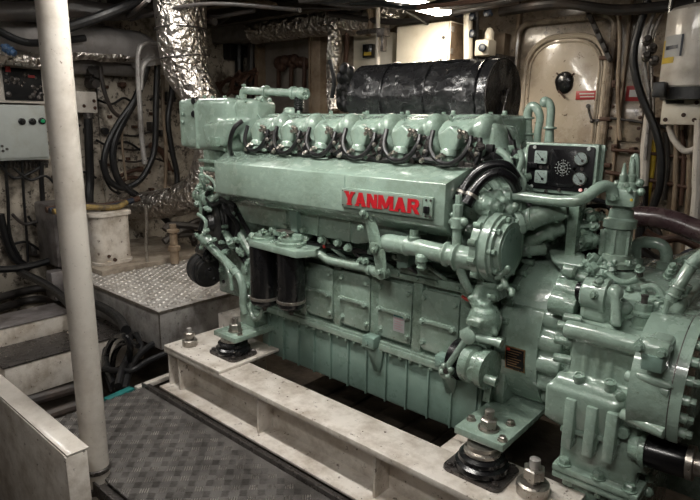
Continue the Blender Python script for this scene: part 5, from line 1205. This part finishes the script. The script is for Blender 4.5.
# bronze maker's plate on the housing
pa = P(503.5, 346, Y=2.09); pb_ = P(524.5, 371, Y=2.09)
zc = (pa.z+pb_.z)/2; ang = math.atan2(hc[1]-zc, hc[0]-2.1)
g = G(); xa, xb = pa.x, pb_.x
def hp(x, z, out=0.):
    r_ = .338+out; c_ = (2.44, .69); dz = z-c_[1]; return V((x, c_[0]-math.sqrt(max(0, r_*r_-dz*dz)), z))
zs = [pb_.z+(pa.z-pb_.z)*k/6 for k in range(7)]
def curved(g, x0, x1, z0, z1, o0, o1, n=6):
    for k in range(n):
        za, zb_ = z0+(z1-z0)*k/n, z0+(z1-z0)*(k+1)/n
        vs = [g.bm.verts.new(hp(x, z, o)) for o in (o0, o1) for x, z in ((x0, za), (x1, za), (x1, zb_), (x0, zb_))]
        for q in ((0, 1, 2, 3), (4, 5, 6, 7), (0, 1, 5, 4), (1, 2, 6, 5), (2, 3, 7, 6), (3, 0, 4, 7)): g.bm.faces.new([vs[i] for i in q])
    return g
x0, x1, z0, z1 = -.975, -.875, .585, .69
x0 = P(505, 358, Y=2.105).x; x1 = P(525, 360, Y=2.105).x; z0 = P(514, 371, Y=2.105).z; z1 = P(514, 347, Y=2.105).z
dp = obj('data_plate', curved(G(), x0, x1, z0, z1, -.004, .003), brass, fh, label='small dark plate with a bronze border')
obj('plate_field', curved(G(), x0+.005, x1-.005, z0+.005, z1-.005, .002, .004), blackp, dp)
g = G()
for k in range(7): zz = z1-.016-.0115*k; curved(g, x0+.012, x1-.014-.01*(k % 3), zz, zz+.003, .0035, .005, 1)
obj('plate_lines', g, brass, dp)
obj('plate_mark', curved(G(), x0+.008, x0+.022, z1-.018, z1-.006, .0035, .0055, 1), redd, dp)
# ================================================================ gearbox
GBX = thing('reduction_gearbox', 'pale green cast reduction gearbox bolted to the near end of the engine', 'gearbox', (-.5, 2.4, .1))
yf = 2.0
def X(px, py, Y=yf): return P(px, py, Y=Y).x
def Zz(px, py, Y=yf): return P(px, py, Y=Y).z
gx0 = X(570, 330); gx1 = X(660, 400)-.0
g = G()
# main case
g.box(gx0, -.37, yf+.01, 2.9, .40, .86, .02)
g.hull([(gx0, yf, .84), (-.40, yf, .84), (gx0, yf+.02, .885), (-.38, yf+.02, .885), (gx0+.02, 2.2, 1.0), (-.36, 2.2, 1.0), (gx0+.02, 2.75, 1.02), (-.36, 2.75, 1.02), (gx0, 2.8, .8), (-.36, 2.8, .8)], .02)
g.cyl((gx0-.02, yf+.008, .868), (-.42, yf+.008, .868), .035, n=18, b=.006)      # top roll
for px in (584, 597, 610): g.bar((X(px, 365), yf+.008, .83), (X(px, 365), yf+.008, .70), .010, .008)
zl = Zz(590, 390)
g.cyl((X(557, 385), yf-.0, zl), (X(628, 405), yf-.0, zl), .038, n=18, b=.006)
g.hull([(X(560, 382), yf-.01, zl+.03), (X(625, 400), yf-.01, zl+.03), (X(549, 400), yf-.05, zl-.01), (X(620, 415), yf-.05, zl-.01), (X(549, 400), yf-.04, zl-.14), (X(560, 440), yf+.0, zl-.18), (X(620, 440), yf+.0, zl-.18), (X(620, 415), yf-.02, zl-.12), (X(549, 400), yf+.2, zl), (X(625, 400), yf+.2, zl), (X(560, 430), yf+.2, zl-.18)], .012)
zb0 = Zz(590, 478)
g.box(X(560, 440), X(636, 470), yf+.0, 2.6, zb0, zl, .015)
for px, py in ((571, 400), (592, 408), (612, 414)):
    x_ = X(px, py+20, yf-.03); ribs_ = globals().setdefault('ribs_', []); ribs_.append((x_-.019, x_+.019, yf-.062, yf+.05, Zz(px, py+42), Zz(px, py-3, yf-.04)))
g.hull([(X(618, 415), yf-.01, Zz(618, 412)), (X(668, 445)-.01, yf+.02, Zz(660, 432)), (X(618, 440), yf-.0, Zz(618, 425)), (X(660, 450), yf+.02, Zz(660, 446)), (X(618, 430), yf+.2, Zz(618, 415)), (X(660, 450), yf+.2, Zz(660, 435))], .01)
case = obj('gear_case', fuse(g, .0065, 3), green, GBX)
for r6 in ribs_: obj('case_rib', G().box(*r6, .006), green, case)
# right end casing and output ring
g = G(); rc_ = (2.112, .745)
def ocas(r): return [(rc_[0]+r*math.cos(t_), rc_[1]+r*math.sin(t_)) for t_ in [PI*.4+(PI*.6+.62)*k/30 for k in range(31)]]+[(rc_[0]-.15, .59), (rc_[0]+.1, .60-.02), (2.7, .58), (2.7, 1.0)]
g.prism(ocas(.226), 0, -.44, -.318, .006).prism(ocas(.236), 0, -.315, -.283, .006)
endc = obj('end_casing', g, green, GBX)
g = G()
for k in range(9):
    a_ = PI*.42+(PI*.58+.45)*k/8; p_ = V((-.283, rc_[0]+.214*math.cos(a_), rc_[1]+.214*math.sin(a_)))
    obj('bolt', G().cyl(p_, p_+V((.02, 0, 0)), .017, n=12).bolt(p_+V((.015, 0, 0)), (1, 0, 0), .013, .018), gcast, endc)
obj('casing_joint', G().prism(ocas(.2335), 0, -.319, -.314), dsteel, endc)
for zz_, r_ in ((.78, .02), (.64, .02)): obj('casing_rib', G().cyl((-.46, rc_[0]-.17, zz_), (-.318, rc_[0]-.212, zz_), r_, n=14, b=.004), green, endc)
# square cover on the end casing
q0, q1 = P(642, 342, Y=1.86), P(663, 376, Y=1.86)
g = G().box(q0.x, q1.x, 1.86, 2.1, q1.z, q0.z, .012)
g.cyl((q0.x-.004, 1.89, q0.z-.02), (q1.x+.004, 1.89, q0.z-.02), .03, n=16)
g.hull([(q0.x-.02, 1.89, q1.z-.03), (q1.x+.03, 1.88, q1.z-.03), (q0.x-.02, 1.9, q1.z-.06), (q1.x+.03, 1.88, q1.z-.055), (q0.x, 2.05, q1.z+.03), (q1.x+.02, 2.05, q1.z+.03)], .008)
sc_ = obj('square_cover', fuse(g, .006, 3), green, GBX)
obj('cover_plate', G().box(q0.x+.006, q1.x-.004, 1.854, 1.864, q1.z+.006, q0.z-.035, .003), gsump, sc_)
for px, py in ((639, 347), (662, 353)): 
    p_ = P(px, py, Y=1.86); obj('bolt', G().cyl(p_+V((0, .06, 0)), p_, .018, n=14).bolt(p_, (0, -1, 0), .013, .014), gcast, sc_)
# lower case, flange, oil pan
f0, f1_ = X(555, 465), X(641, 490)
fz = Zz(600, 476)
obj('bottom_flange', G().box(f0, f1_, yf-.035, 2.7, fz-.028, fz-.002, .005).box(f0, f1_, yf-.03, 2.7, fz-.058, fz-.032, .005), green, GBX)
obj('oil_pan', G().box(f0+.03, f1_-.02, yf+.0, 2.65, -.1, fz-.05, .03), gcast, GBX)
for px, py in ((564, 461), (598, 476), (630, 484)): p_ = P(px, py, Y=yf-.015); obj('bolt', G().bolt((p_.x, yf-.012, fz-.002), (0, 0, 1), .02, .022), gcast, GBX)
for px, py in ((566, 478), (569, 492), (598, 495)): obj('bolt', G().lathe((P(px, py, Y=yf-.012).x, yf-.012, fz-.058), (0, 0, -1), [(0, .013), (.02, .013)], 6), gcast, GBX)
for px, py in ((566, 430), (592, 441), (609, 438), (622, 434)): 
    p_ = P(px, py, Y=yf-.03); obj('boss', G().cyl(p_+V((0, .06, 0)), p_, .021, n=16, b=.004), gcast, case)
obj('cross_rib', G().bar(P(561, 427, Y=yf-.01), P(620, 442, Y=yf-.01), .03, .022, .006), green, case)
for px, py in ((579, 376), (610, 383)): 
    p_ = P(px, py, Y=yf-.02); obj('plug', G().lathe(p_, (0, -.3, 1), [(-.03, .02), (.006, .02), (.007, .012), (.002, .01)], 16), gcast, case)
for px, py in ((564, 326), (561, 340), (570, 318), (560, 358)):
    p_ = P(px, py, Y=yf+.02); obj('bolt', G().lathe(p_, (-1, -.2, 0), [(-.04, .017), (.02, .017), (.024, .012)], 14), gcast, case)
p_ = P(620, 396, Y=yf-.03); obj('bolt', G().lathe(p_, (.6, -1, .2), [(-.03, .018), (.01, .018), (.014, .012)], 12), gcast, case)
g = G(); c_ = P(627, 425, Y=yf+.008); g.prism([(c_.x-.016, c_.z), (c_.x, c_.z+.018), (c_.x+.016, c_.z), (c_.x, c_.z-.012)], 1, yf-.01, yf+.005)
obj('cast_mark', g, green, case)
# black filter at lower right
a_ = P(646, 450, Y=2.0); b_ = P(692, 463, Y=2.0)
bf = obj('oil_filter', G().lathe(a_, b_-a_, [(0, .05), (.006, .055), ((b_-a_).length-.02, .055), ((b_-a_).length, .045)], 34), canm, GBX, label='black oil filter at the lower right')
obj('filter_band', G().lathe(b_-(b_-a_).normalized()*.012, b_-a_, [(0, .057), (.02, .057), (.022, .04), (.05, .036)], 30), zinc, bf)
obj('filter_flange', G().lathe(a_, a_-b_, [(-.004, .06), (.012, .062), (.02, .045), (.05, .04)], 30), gcast, GBX)
g = G()
for px, py in ((645, 470), (650, 478), (642, 485), (640, 462), (648, 492)): g.ball(P(px, py, Y=2.1), .02, n=8)
g.tube([P(640, 455, Y=2.12), P(636, 475, Y=2.14), P(640, 500, Y=2.14)], .022, 10, 3)
obj('drain_fitting', g, gcast, GBX)
# ---------------- things on top of the gearbox
# barrel pump
yb_ = 2.08
a_ = P(584, 292, Y=yb_); b_ = P(609, 297, Y=yb_)
g = G().lathe(a_, b_-a_, [(-.004, .035), (0, .052), (.006, .058), ((b_-a_).length*.8, .06), ((b_-a_).length*.82, .066), ((b_-a_).length, .066), ((b_-a_).length+.004, .05), ((b_-a_).length+.03, .045)], 34)
bp = obj('barrel_pump', g, green, GBX)
g = G().bolt(P(599, 284, Y=yb_-.03), (0, -.3, 1), .016, .014).bolt(P(594, 295, Y=yb_-.06), (-.2, -1, .1), .012, .012).box(P(596, 278, Y=yb_).x, P(603, 278, Y=yb_).x, yb_-.04, yb_+.01, P(600, 283, Y=yb_).z, P(600, 280, Y=yb_).z, .004)
obj('bolt', g, gcast, bp)
obj('shaft_gap', G().cyl(P(578, 291, Y=yb_+.02), P(586, 292, Y=yb_+.02), .035, n=20), canm, bp)
g = G().box(P(582, 310, Y=yb_).x, P(612, 310, Y=yb_).x, yb_-.04, 2.3, .90, P(600, 300, Y=yb_).z, .02)
g.hull([P(611, 292, Y=2.02), P(620, 292, Y=2.02), P(610, 326, Y=2.0), P(622, 328, Y=2.0), P(611, 292, Y=2.08), P(620, 292, Y=2.08), P(610, 326, Y=2.1), P(622, 328, Y=2.1)], .01)
g.ball(P(615, 293, Y=2.05), .03).lathe(P(627, 304, Y=2.1), (0, 0, 1), [(-.08, .025), (0, .02)], 12).ball(P(626, 308, Y=2.08), .024)
obj('pump_bracket', fuse(g, .006, 3), green, GBX)
# plug tower
q = P(640, 333, Y=2.1)
g = G().lathe((q.x, 2.1, q.z-.02), (0, 0, 1), [(0, .045), (.03, .043), (.035, .048), (.05, .048), (.055, .036), (.085, .034), (.09, .04), (.10, .04), (.105, .03), (.13, .028)], 26)
g.cyl((q.x, 2.12, q.z+.08), (q.x+.06, 2.2, q.z+.09), .03, n=16, b=.01)
pt_ = obj('plug_tower', g, gcast, GBX)
obj('steel_plug', G().lathe((q.x, 2.1, q.z+.11), (0, 0, 1), [(0, .011), (.022, .011), (.024, .013), (.03, .013), (.032, .008)], 12), dsteel, pt_)
# control valve tower
yt = 2.36
tb = P(615.5, 262, Y=yt)
zz = lambda py: P(621, py, Y=yt).z
g = G().lathe((tb.x, yt, zz(266)), (0, 0, 1), [(0, .078), (.02, .078), (.026, .062), (zz(254)-zz(266), .058), (zz(253)-zz(266), .050), (zz(228)-zz(266), .050), (zz(227)-zz(266), .062), (zz(219)-zz(266), .062), (zz(217)-zz(266), .047), (zz(209)-zz(266), .043), (zz(208)-zz(266), .035), (zz(204)-zz(266), .035)], 36)
tw = obj('valve_tower', g, green, GBX, label='upright cylindrical control valve')
for k in range(8):
    a_ = 2*PI*k/8+.2; p_ = V((tb.x+.07*math.cos(a_), yt+.07*math.sin(a_), zz(262))); obj('bolt', G().bolt(p_, (0, 0, 1), .012, .016), gcast, tw)
for k in range(3):
    a_ = -PI*.5+PI*.33*(k-1); p_ = V((tb.x+.051*math.cos(a_), yt+.051*math.sin(a_), zz(253))); obj('rib', G().box(p_.x-.006, p_.x+.006, p_.y-.006, p_.y+.006, p_.z, zz(229), .002), green, tw)
q = P(603, 240, Y=yt-.03); g = G().cyl((q.x, q.y, zz(256)), (q.x, q.y, zz(230)), .013, n=12, b=.004); obj('side_tube', g, green, tw)
a_ = P(605, 188, Y=yt-.07); b_ = P(625, 208, Y=yt-.07); c_ = P(639, 206, Y=yt+.05)
g = G().box(a_.x, b_.x+.03, yt-.06, yt+.06, b_.z, a_.z, .012)
vb = obj('valve_block', g, green, GBX)
obj('bolt', G().bolt(P(614, 198, Y=yt-.07), (0, -1, 0), .013, .014).bolt(P(630, 190, Y=yt-.07), (0, -1, 0), .009, .01), gcast, vb)
obj('yellow_mark', G().lathe(P(631.5, 200, Y=yt-.072), (0, -1, 0), [(0, .006), (.004, .005)], 8), yellow, vb)
g = G()
for px0, top, r_, yy in ((623, 160, .012, yt-.03), (631, 156, .016, yt-.01), (635, 156, .014, yt+.03)):
    x_ = P(px0, 180, Y=yy).x; zt2 = P(px0, top, Y=yy).z
    g.lathe((x_, yy, a_.z-.01), (0, 0, 1), [(0, r_*1.6), (.03, r_*1.5), (.035, r_*1.1), (.06, r_*1.2), (.065, r_*.9), (zt2-a_.z-.02, r_*.6), (zt2-a_.z, r_*.3)], 14)
g.tube([P(631, 172, Y=yt), P(633, 158, Y=yt), P(637, 158, Y=yt), P(637, 180, Y=yt)], .01, 8, 4)
obj('selector_levers', g, green, vb)
g = G()
for px, py in ((610, 186), (617, 184), (640, 183), (641, 192), (626, 186)): g.ball(P(px, py, Y=yt-.03), .016, n=8)
obj('knob', g, gcast, vb)
# lifting handle
yh = 2.55
g = G().bend([P(635, 262, Y=yh), P(635, 241, Y=yh), P(667, 244, Y=yh), P(666, 268, Y=yh)], .024, .06, 16)
for px, py in ((635, 258), (666, 262)): g.lathe(P(px, py, Y=yh), (0, 0, 1), [(-.05, .034), (.0, .034), (.004, .026)], 18)
obj('loop_pipe', g, green, GBX)
g = G().hull([P(640, 268, Y=2.45), P(668, 272, Y=2.5), P(640, 285, Y=2.3), P(672, 300, Y=2.3), P(645, 262, Y=2.6), P(670, 262, Y=2.7), P(660, 320, Y=2.3), P(640, 300, Y=2.3)], .02)
g.lathe((tb.x, yt, .95), (0, 0, 1), [(0, .13), (.06, .11), (.09, .085)], 24)
obj('top_housing', fuse(g, .008, 4), green, GBX)
g = G(); rr_ = random.Random(21)
for px, py in ((640, 270), (668, 276), (674, 284), (671, 272), (612, 274), (628, 290), (668, 297), (676, 291), (673, 268), (654, 334), (672, 330), (650, 296)):
    p_ = P(px, py, Y=2.27 if py > 262 else 2.4); g.bolt(p_, (rr_.uniform(-.3, .3), -.6, .8), .013, .018)
obj('bolt', g, gcast, GBX)
q = P(640, 274, Y=2.32); obj('dark_plug', G().lathe(q, (0, -.2, 1), [(-.01, .012), (.01, .012)], 8), dsteel, GBX)
# diagonal pipe with dark thread at right
g = G().tube([P(716, 246, Y=2.3), P(694, 262, Y=2.26), P(682, 280, Y=2.22), P(673, 296, Y=2.2), P(669, 305, Y=2.2)], .022, 18, 4)
g.ring(P(678, 287, Y=2.21), V((-.35, -.1, -1)), .023, .005).ring(P(674, 295, Y=2.2), V((-.35, -.1, -1)), .023, .005).ring(P(692, 264, Y=2.25), V((-.5, -.1, -1)), .023, .005)
dp_ = obj('diagonal_pipe', g, green, GBX)
obj('threaded_rod', G().tube([P(669, 304, Y=2.2), P(666, 312, Y=2.19), P(663, 318, Y=2.18)], [.011, .011, .02], 12, 2), rustp, dp_)
g = G().lathe(P(659, 326, Y=2.17), (.25, 0, 1), [(-.04, .045), (-.01, .04), (.0, .025), (.02, .022)], 20); obj('ball_socket', g, gcast, dp_)
obj('red_tip', G().ball(P(667, 321, Y=2.15), .01, n=8), redd, dp_)
g = G().tube([P(679, 342, Y=2.3), P(680, 320, Y=2.3), P(681, 300, Y=2.3), P(688, 285, Y=2.3)], .018, 10, 4); obj('thin_upright_pipe', g, green, GBX)
# ================================================================ second machine at the right edge
T2 = thing('second_pump_unit', 'dark green bolted pump body at the right edge behind the gearbox', 'pump', (-.42, 2.9, .1))
c_ = P(702, 300, Y=2.75)
g = G().lathe((c_.x, 2.75, c_.z), (0, 1, 0), [(-.04, .09), (-.02, .14), (0, .15), (.02, .2), (.06, .205), (.08, .19), (.3, .19)], 40)
g.cyl(P(664, 300, Y=2.9), P(700, 306, Y=2.9), .1, n=24, b=.01).box(c_.x-.12, c_.x+.2, 2.8, 3.2, -.1, c_.z-.05, .03)
bd2 = obj('pump_body', g, gcast, T2)
for k in range(12):
    a2_ = 2*PI*k/12; p_ = V((c_.x+.175*math.cos(a2_), 2.77, c_.z+.175*math.sin(a2_))); obj('bolt', G().bolt(p_, (0, -1, 0), .013, .018), gcast, bd2)
g = G(); rr_ = random.Random(31)
for k in range(16): q = P(655+rr_.random()*42, 268+rr_.random()*55, Y=2.8); g.bolt(q, (rr_.uniform(-.5, .5), -1, rr_.uniform(-.3, .6)), .014, .02)
obj('fitting', g, gcast, bd2)
# dark clutter behind the gearbox top
for i, (pts, r_, yy) in enumerate(((((640, 250), (660, 262), (690, 258), (720, 262)), .03, 3.2), (((640, 275), (670, 262), (700, 275)), .035, 3.3), (((600, 235), (612, 250), (606, 268)), .03, 3.0), (((645, 232), (660, 240), (680, 238), (705, 250)), .025, 3.4), (((655, 225), (664, 250), (668, 270)), .02, 3.5))):
    run('oily_pipe', [P(x, y, Y=yy) for x, y in pts], r_, (dark, brown, brown, brown, dark)[i], ('dark oily pipe under the fat brown pipe', 'rusty pipe crossing behind the loop pipe', 'rusty pipe left of the control valve tower', 'thin rusty pipe just below the fat brown pipe', 'dark upright pipe behind the loop pipe')[i])
g = G().tube([P(x, y, Y=3.4) for x, y in ((680, 262), (684, 255), (694, 252), (702, 256))], .02, 8, 3); one('blue_hose', g, blue, 'short blue hose near the right edge under the brown pipe', 'hose', P(680, 262, Y=3.4))
# ================================================================ lamps
def lamp(name, c, L, W, label, direc='y', s=1., em=.9):
    t = thing(name, label, 'lamp', c); glow = emis('lamp_glow', (1., .90, .74) if direc == 'y' else (1., .97, .91), s*em)
    dx, dy = (W/2, L/2) if direc == 'y' else (L/2, W/2)
    obj('housing', G().box(c[0]-dx-.01, c[0]+dx+.01, c[1]-dy-.01, c[1]+dy+.01, c[2], c[2]+.05, .006), cabw, t)
    obj('diffuser', G().box(c[0]-dx, c[0]+dx, c[1]-dy, c[1]+dy, c[2]-.04, c[2], .015), glow, t)
    obj('hanger', G().box(c[0]-.01, c[0]+.01, c[1]-dy*.6, c[1]-dy*.6+.02, c[2]+.05, ZC).box(c[0]-.01, c[0]+.01, c[1]+dy*.6, c[1]+dy*.6+.02, c[2]+.05, ZC), steel, t)
    l = bpy.data.lights.new(name+'_light', 'AREA'); l.shape = 'RECTANGLE'; l.size = dx*2; l.size_y = dy*2; l.energy = s*.45; l.color = (1, .9, .76) if direc == 'y' else (1, .97, .92)
    o = bpy.data.objects.new('lamp_light', l); C.objects.link(o); o.location = (c[0], c[1], c[2]-.06); return t
la = P(428, 7, Y=3.45)
lamp('ceiling_lamp', (P(428, 4, Y=3.55).x-.03, 3.5, P(428, 4, Y=3.55).z), .62, .13, 'glowing fluorescent ceiling lamp above the white switch cabinet', 'y', 24, 1.6)
lamp('ceiling_lamp', (P(505, 3, Y=3.9).x+.02, 3.9, 2.6), .6, .05, 'dim ceiling lamp strip at the top edge left of the hatch', 'y', 3, 1.)
lamp('ceiling_lamp', (-1.75, 1.25, 2.62), 1.2, .1, 'ceiling lamp over the walkway above the tread plate', 'x', 62)
lamp('ceiling_lamp', (-.5, -.1, 2.6), 1.2, .12, 'ceiling lamp above the near end of the walkway', 'x', 36)
lamp('ceiling_lamp', (-4.1, 2.5, 2.62), .9, .08, 'added ceiling lamp in the back left corner brightening the foil ducts', 'x', 15)  # unseen lamp added to brighten the foil ducts
lamp('ceiling_lamp', (-3.9, 1.2, 2.62), 1.2, .1, 'added ceiling lamp over the far end of the walkway', 'x', 17)  # unseen lamp added to lift the light on the left side
w = bpy.data.worlds.new('w'); bpy.context.scene.world = w; w.use_nodes = True
w.node_tree.nodes['Background'].inputs['Color'].default_value = (.02, .02, .02, 1); w.node_tree.nodes['Background'].inputs['Strength'].default_value = .3
vs_ = bpy.context.scene.view_settings
vs_.view_transform = 'Standard'; vs_.look = 'None'; vs_.gamma = 1; vs_.use_curve_mapping = False; vs_.exposure = 0.
# ================================================================ further details
# bolts along the sump flange and the crankcase top band
for k in range(25):
    x = -2.50+.0588*k
    obj('flange_bolt', G().lathe((x, YF-.02, .488), (0, 0, -1), [(0, .010), (.012, .010), (.014, .007)], 6), gcast, sump)
for k in range(14):
    x = -2.50+.108*k
    obj('band_bolt', G().bolt((x, YF-.02, .896), (0, -1, 0), .009, .01, False), gcast, crank)
for k in range(7): obj('case_bolt', G().bolt((-1.055, 2.10, .56+.055*k), (0, -1, 0), .012, .016), gcast, crank)
# small bore pipes in the dark gap below the cover
rq = random.Random(77)
for k in range(6):
    x0 = -2.15+.15*k
    g = G().tube([(x0, 2.14, 1.02), (x0+.02, 2.09, .985), (x0+.08, 2.08, .955), (x0+.12, 2.1, .925), (x0+.12, 2.14, .90)], .009, 8, 5)
    obj('fuel_return_pipe', g, gcast if k % 2 else black, E)
    obj('return_banjo', G().bolt((x0+.02, 2.085, .985), (0, -1, 0), .014, .02), zinc if k in (1, 2) else gcast, E)
g = G().tube([(-2.45, 2.08, .97), (-2.1, 2.075, .965), (-1.8, 2.08, .975), (-1.62, 2.1, .96)], .012, 10, 5); obj('gallery_pipe', g, black, E)
obj('red_cap', G().ball((-1.98, 2.07, .965), .012, n=8), redd, E)
# harness along the foot of the head covers
g = G().tube([(-2.66+.126*k, 2.12+.012*(k % 2), 1.418+.008*((k*3) % 4)) for k in range(12)], .015, 8, 4); obj('wiring_harness', g, black, E)
for k in range(18):
    x = -2.64+.081*k; obj('harness_nut', nub(G(), (x, 2.105, 1.432), .012, rq, 8), gcast if k % 3 else zinc, E)
# hoses and unions between cover end and instrument panel
for pts, r_, m_ in ((((468, 150), (476, 158), (484, 160), (492, 156)), .012, black), (((498, 150), (506, 156), (510, 166), (506, 176)), .016, green), (((486, 176), (494, 184), (500, 192), (508, 196)), .018, green), (((480, 186), (490, 198), (504, 206), (512, 214)), .014, black), (((520, 150), (522, 160), (519, 172), (524, 184), (520, 198)), .012, green), (((512, 176), (518, 182), (524, 194), (530, 206)), .010, black), (((484, 160), (488, 170), (486, 182), (490, 190)), .011, green)):
    obj('small_pipe', G().tube([P(x, y, Y=2.2) for x, y in pts], r_, 10, 4), m_, E)
# free end: more small pipes and a dark guard
obj('belt_guard', G().lathe(P(224, 218, Y=2.19), (-.2, -1, 0), [(-.02, .16), (.0, .165), (.02, .15), (.02, .10)], 34), blackm, E)
for pts, r_, m_ in ((((198, 214), (206, 222), (204, 236), (210, 244)), .012, green), (((214, 252), (224, 262), (230, 276), (232, 290)), .012, gcast), (((212, 200), (220, 194), (228, 198)), .014, green), (((206, 176), (214, 182), (216, 192)), .010, gcast)):
    obj('small_pipe', G().tube([P(x, y, Y=2.0) for x, y in pts], r_, 10, 4), m_, E)
# gearbox top: small pipes and a solenoid row
for pts, r_, m_, yy in ((((642, 288), (652, 286), (660, 292), (664, 304)), .012, green, 2.2), (((606, 272), (616, 280), (628, 282), (638, 278)), .012, gcast, 2.2), (((668, 300), (664, 314), (656, 322), (650, 332)), .010, green, 2.1), (((625, 318), (640, 314), (652, 320), (660, 330)), .008, gcast, 2.08)):
    obj('small_pipe', G().tube([P(x, y, Y=yy) for x, y in pts], r_, 10, 4), m_, GBX)
for px, py in ((648, 312), (656, 306), (662, 316), (668, 322), (652, 322)): obj('solenoid', nub(G(), P(px, py, Y=2.14), .022, rq, 12), gcast, GBX)
for k in range(5): obj('case_stud', G().bolt((gx0+.03+.05*k, 2.2, 1.0), (0, 0, 1), .011, .014), gcast, case)
# cables under the ceiling
for k in range(26):
    px = rq.uniform(-20, 440); py = rq.uniform(-8, 11); Y_ = rq.uniform(2.6, 4.2)
    a = P(px, py, Y=Y_); 
    if a.z > 2.6: a.z = 2.6-rq.random()*.1
    L = rq.uniform(.5, 1.5); ang_ = rq.uniform(-.5, .5)
    if rq.random() < .35: ang_ += PI/2
    pts = [a+V((math.cos(ang_)*L*t, math.sin(ang_)*L*t*.7, -.05*math.sin(PI*t)+rq.uniform(-.02, .02))) for t in (0, .33, .66, 1)]
    if max(p.y for p in pts) > 4.5: continue
    one('ceiling_cable', G().tube(pts, rq.uniform(.008, .022), 7, 4), rq.choice([dark, black, black, brown, dark]), 'thin grimy cable strung under the dark ceiling', 'cable', pts[0], 'cables strung under the ceiling')
# small conduits and brackets on the bulkheads
for k in range(14):
    px = rq.choice([rq.uniform(610, 700), rq.uniform(612, 700), rq.uniform(500, 520)]); py = rq.uniform(70, 190); a = P(px, py, Y=4.54)
    one('rusty_bracket', G().box(a.x-.02, a.x+.02, 4.52, 4.6, a.z-.03, a.z+.02, .005).bolt((a.x, 4.52, a.z), (0, -1, 0), .012, .012), brown, 'small rusty bracket on the back bulkhead near the hatch', 'bracket', (a.x, 4.6, a.z), 'rusty brackets beside the hatch')
for i, (pts, r_, m_) in enumerate(((((610, 118), (640, 122), (668, 128)), .010, dark), (((612, 150), (640, 152), (700, 160)), .012, brown), (((606, 172), (640, 178), (700, 190)), .016, brown), (((665, 132), (668, 160), (664, 200)), .018, dark), (((618, 8), (620, 40), (618, 90), (620, 140)), .015, tan), (((682, 130), (684, 160), (681, 205)), .014, brown), (((700, 100), (699, 140), (696, 165)), .02, cabg))):
    run('bulkhead_conduit', [P(x, y, Y=4.5) for x, y in pts], r_, m_, ('thin dark conduit crossing under the red notice', 'rusty conduit crossing the bulkhead behind the lever block', 'brown pipe low on the bulkhead behind the valve tower', 'dark conduit hanging below the white junction box', 'tan conduit rising right beside the hatch frame', 'rusty thin conduit between the two stanchions', 'grey green conduit at the right picture edge')[i], dn=0)
for k in range(12):
    px = rq.uniform(100, 176); py = rq.uniform(84, 190); a = P(px, py, X=-5.66)
    one('wall_clip', G().box(-5.7, -5.63, a.y-.02, a.y+.02, a.z-.015, a.z+.015, .004), brown, 'small rusty clip on the left wall behind the black hoses', 'clip', (-5.7, a.y, a.z), 'rusty clips on the left wall')
for i, (pts, r_, m_) in enumerate(((((100, 66), (104, 90), (112, 110), (122, 118)), .02, dark), (((60, 48), (66, 70), (70, 96)), .02, black), (((124, 112), (122, 140), (126, 180)), .012, tan), (((163, 75), (163, 110), (166, 150), (165, 190)), .018, tan), (((14, 168), (30, 180), (46, 176), (60, 190)), .012, black), (((12, 214), (24, 224), (40, 222), (60, 230)), .014, dark))):
    run('wall_conduit', [P(x, y, X=-5.45) for x, y in pts], r_, m_, ('dark conduit running from the relays towards the hose loops', 'black conduit hidden mostly by the white post top', 'tan thin conduit inside the big hose loop', 'tan conduit left of the fat silver duct bottom', 'thin black cable drooping under the grey control cabinet', 'dark cable low on the wall left of the white post')[i])
# clutter on the left wall
lw = [((52, 118), (60, 124), (70, 120), (80, 126)), ((98, 100), (112, 104), (124, 98), (134, 104)), ((96, 140), (110, 146), (126, 142), (140, 150)), ((60, 168), (70, 176), (84, 172), (96, 178)), ((150, 100), (158, 96), (166, 104), (176, 98)), ((100, 160), (104, 176), (112, 190), (126, 196)), ((28, 216), (36, 226), (48, 224), (56, 236)), ((0, 236), (10, 244), (26, 242), (40, 250))]
for i, pts in enumerate(lw):
    run('grimy_wall_cable', [P(x, y, X=-5.58) for x, y in pts], .012, black, 'thin grimy black cable clipped across the left wall', 'cable', group='thin cables clipped across the left wall')
for i, (px, py, w_, h_) in enumerate(((150, 122, 8, 9), (166, 92, 9, 10), (120, 82, 6, 5), (160, 130, 7, 6), (86, 128, 5, 6), (54, 176, 5, 7), (30, 246, 7, 9), (14, 252, 6, 8), (44, 250, 6, 9))):
    a = P(px, py, X=-5.6); b = P(px+w_, py+h_, X=-5.6)
    one('small_wall_box', G().box(-5.68, -5.58, a.y, b.y, b.z, a.z, .008).bolt((-5.58, (a.y+b.y)/2, (a.z+b.z)/2), (1, 0, 0), .012, .01), (dark, black, brown)[i % 3],
        ('dark small box right of the tall bent grey pipe', 'dark valve box beside the fat silver duct', 'small rusty box above the black hose loops', 'dark box inside the right strand of the hose loop', 'small black box under the terminal box beside its hose', 'rusty small box behind the cables under the grey control cabinet', 'dark fitting low on the left wall by the hanging cables', 'black fitting at the bottom left by the bending hose', 'rusty fitting low on the wall left of the white post')[i], 'box', (-5.6, a.y, b.z))
q = P(9, 50, X=-5.15); one('blue_fitting', nub(G(), q, .04, rq, 12), mat('faded_blue_paint', (.05, .11, .22), .4, dirt=(.03, .03, .03), dscale=15, damt=.7), 'small blue fitting above the instrument cabinet at the left edge', 'fitting', q)

for i, pts in enumerate((((112, 392), (106, 372), (107, 352), (114, 338), (124, 336), (130, 346), (128, 366), (120, 380), (116, 394)), ((122, 396), (114, 380), (113, 360), (119, 346), (128, 342), (138, 346)))):
    run('oily_hose', [P(x, y, Y=1.70+.05*i) for x, y in pts], .020, canm, ('glossy black hose coiled in an upright loop between post and step', 'glossy black hose arching inside the upright loop by the step')[i], 'hose')
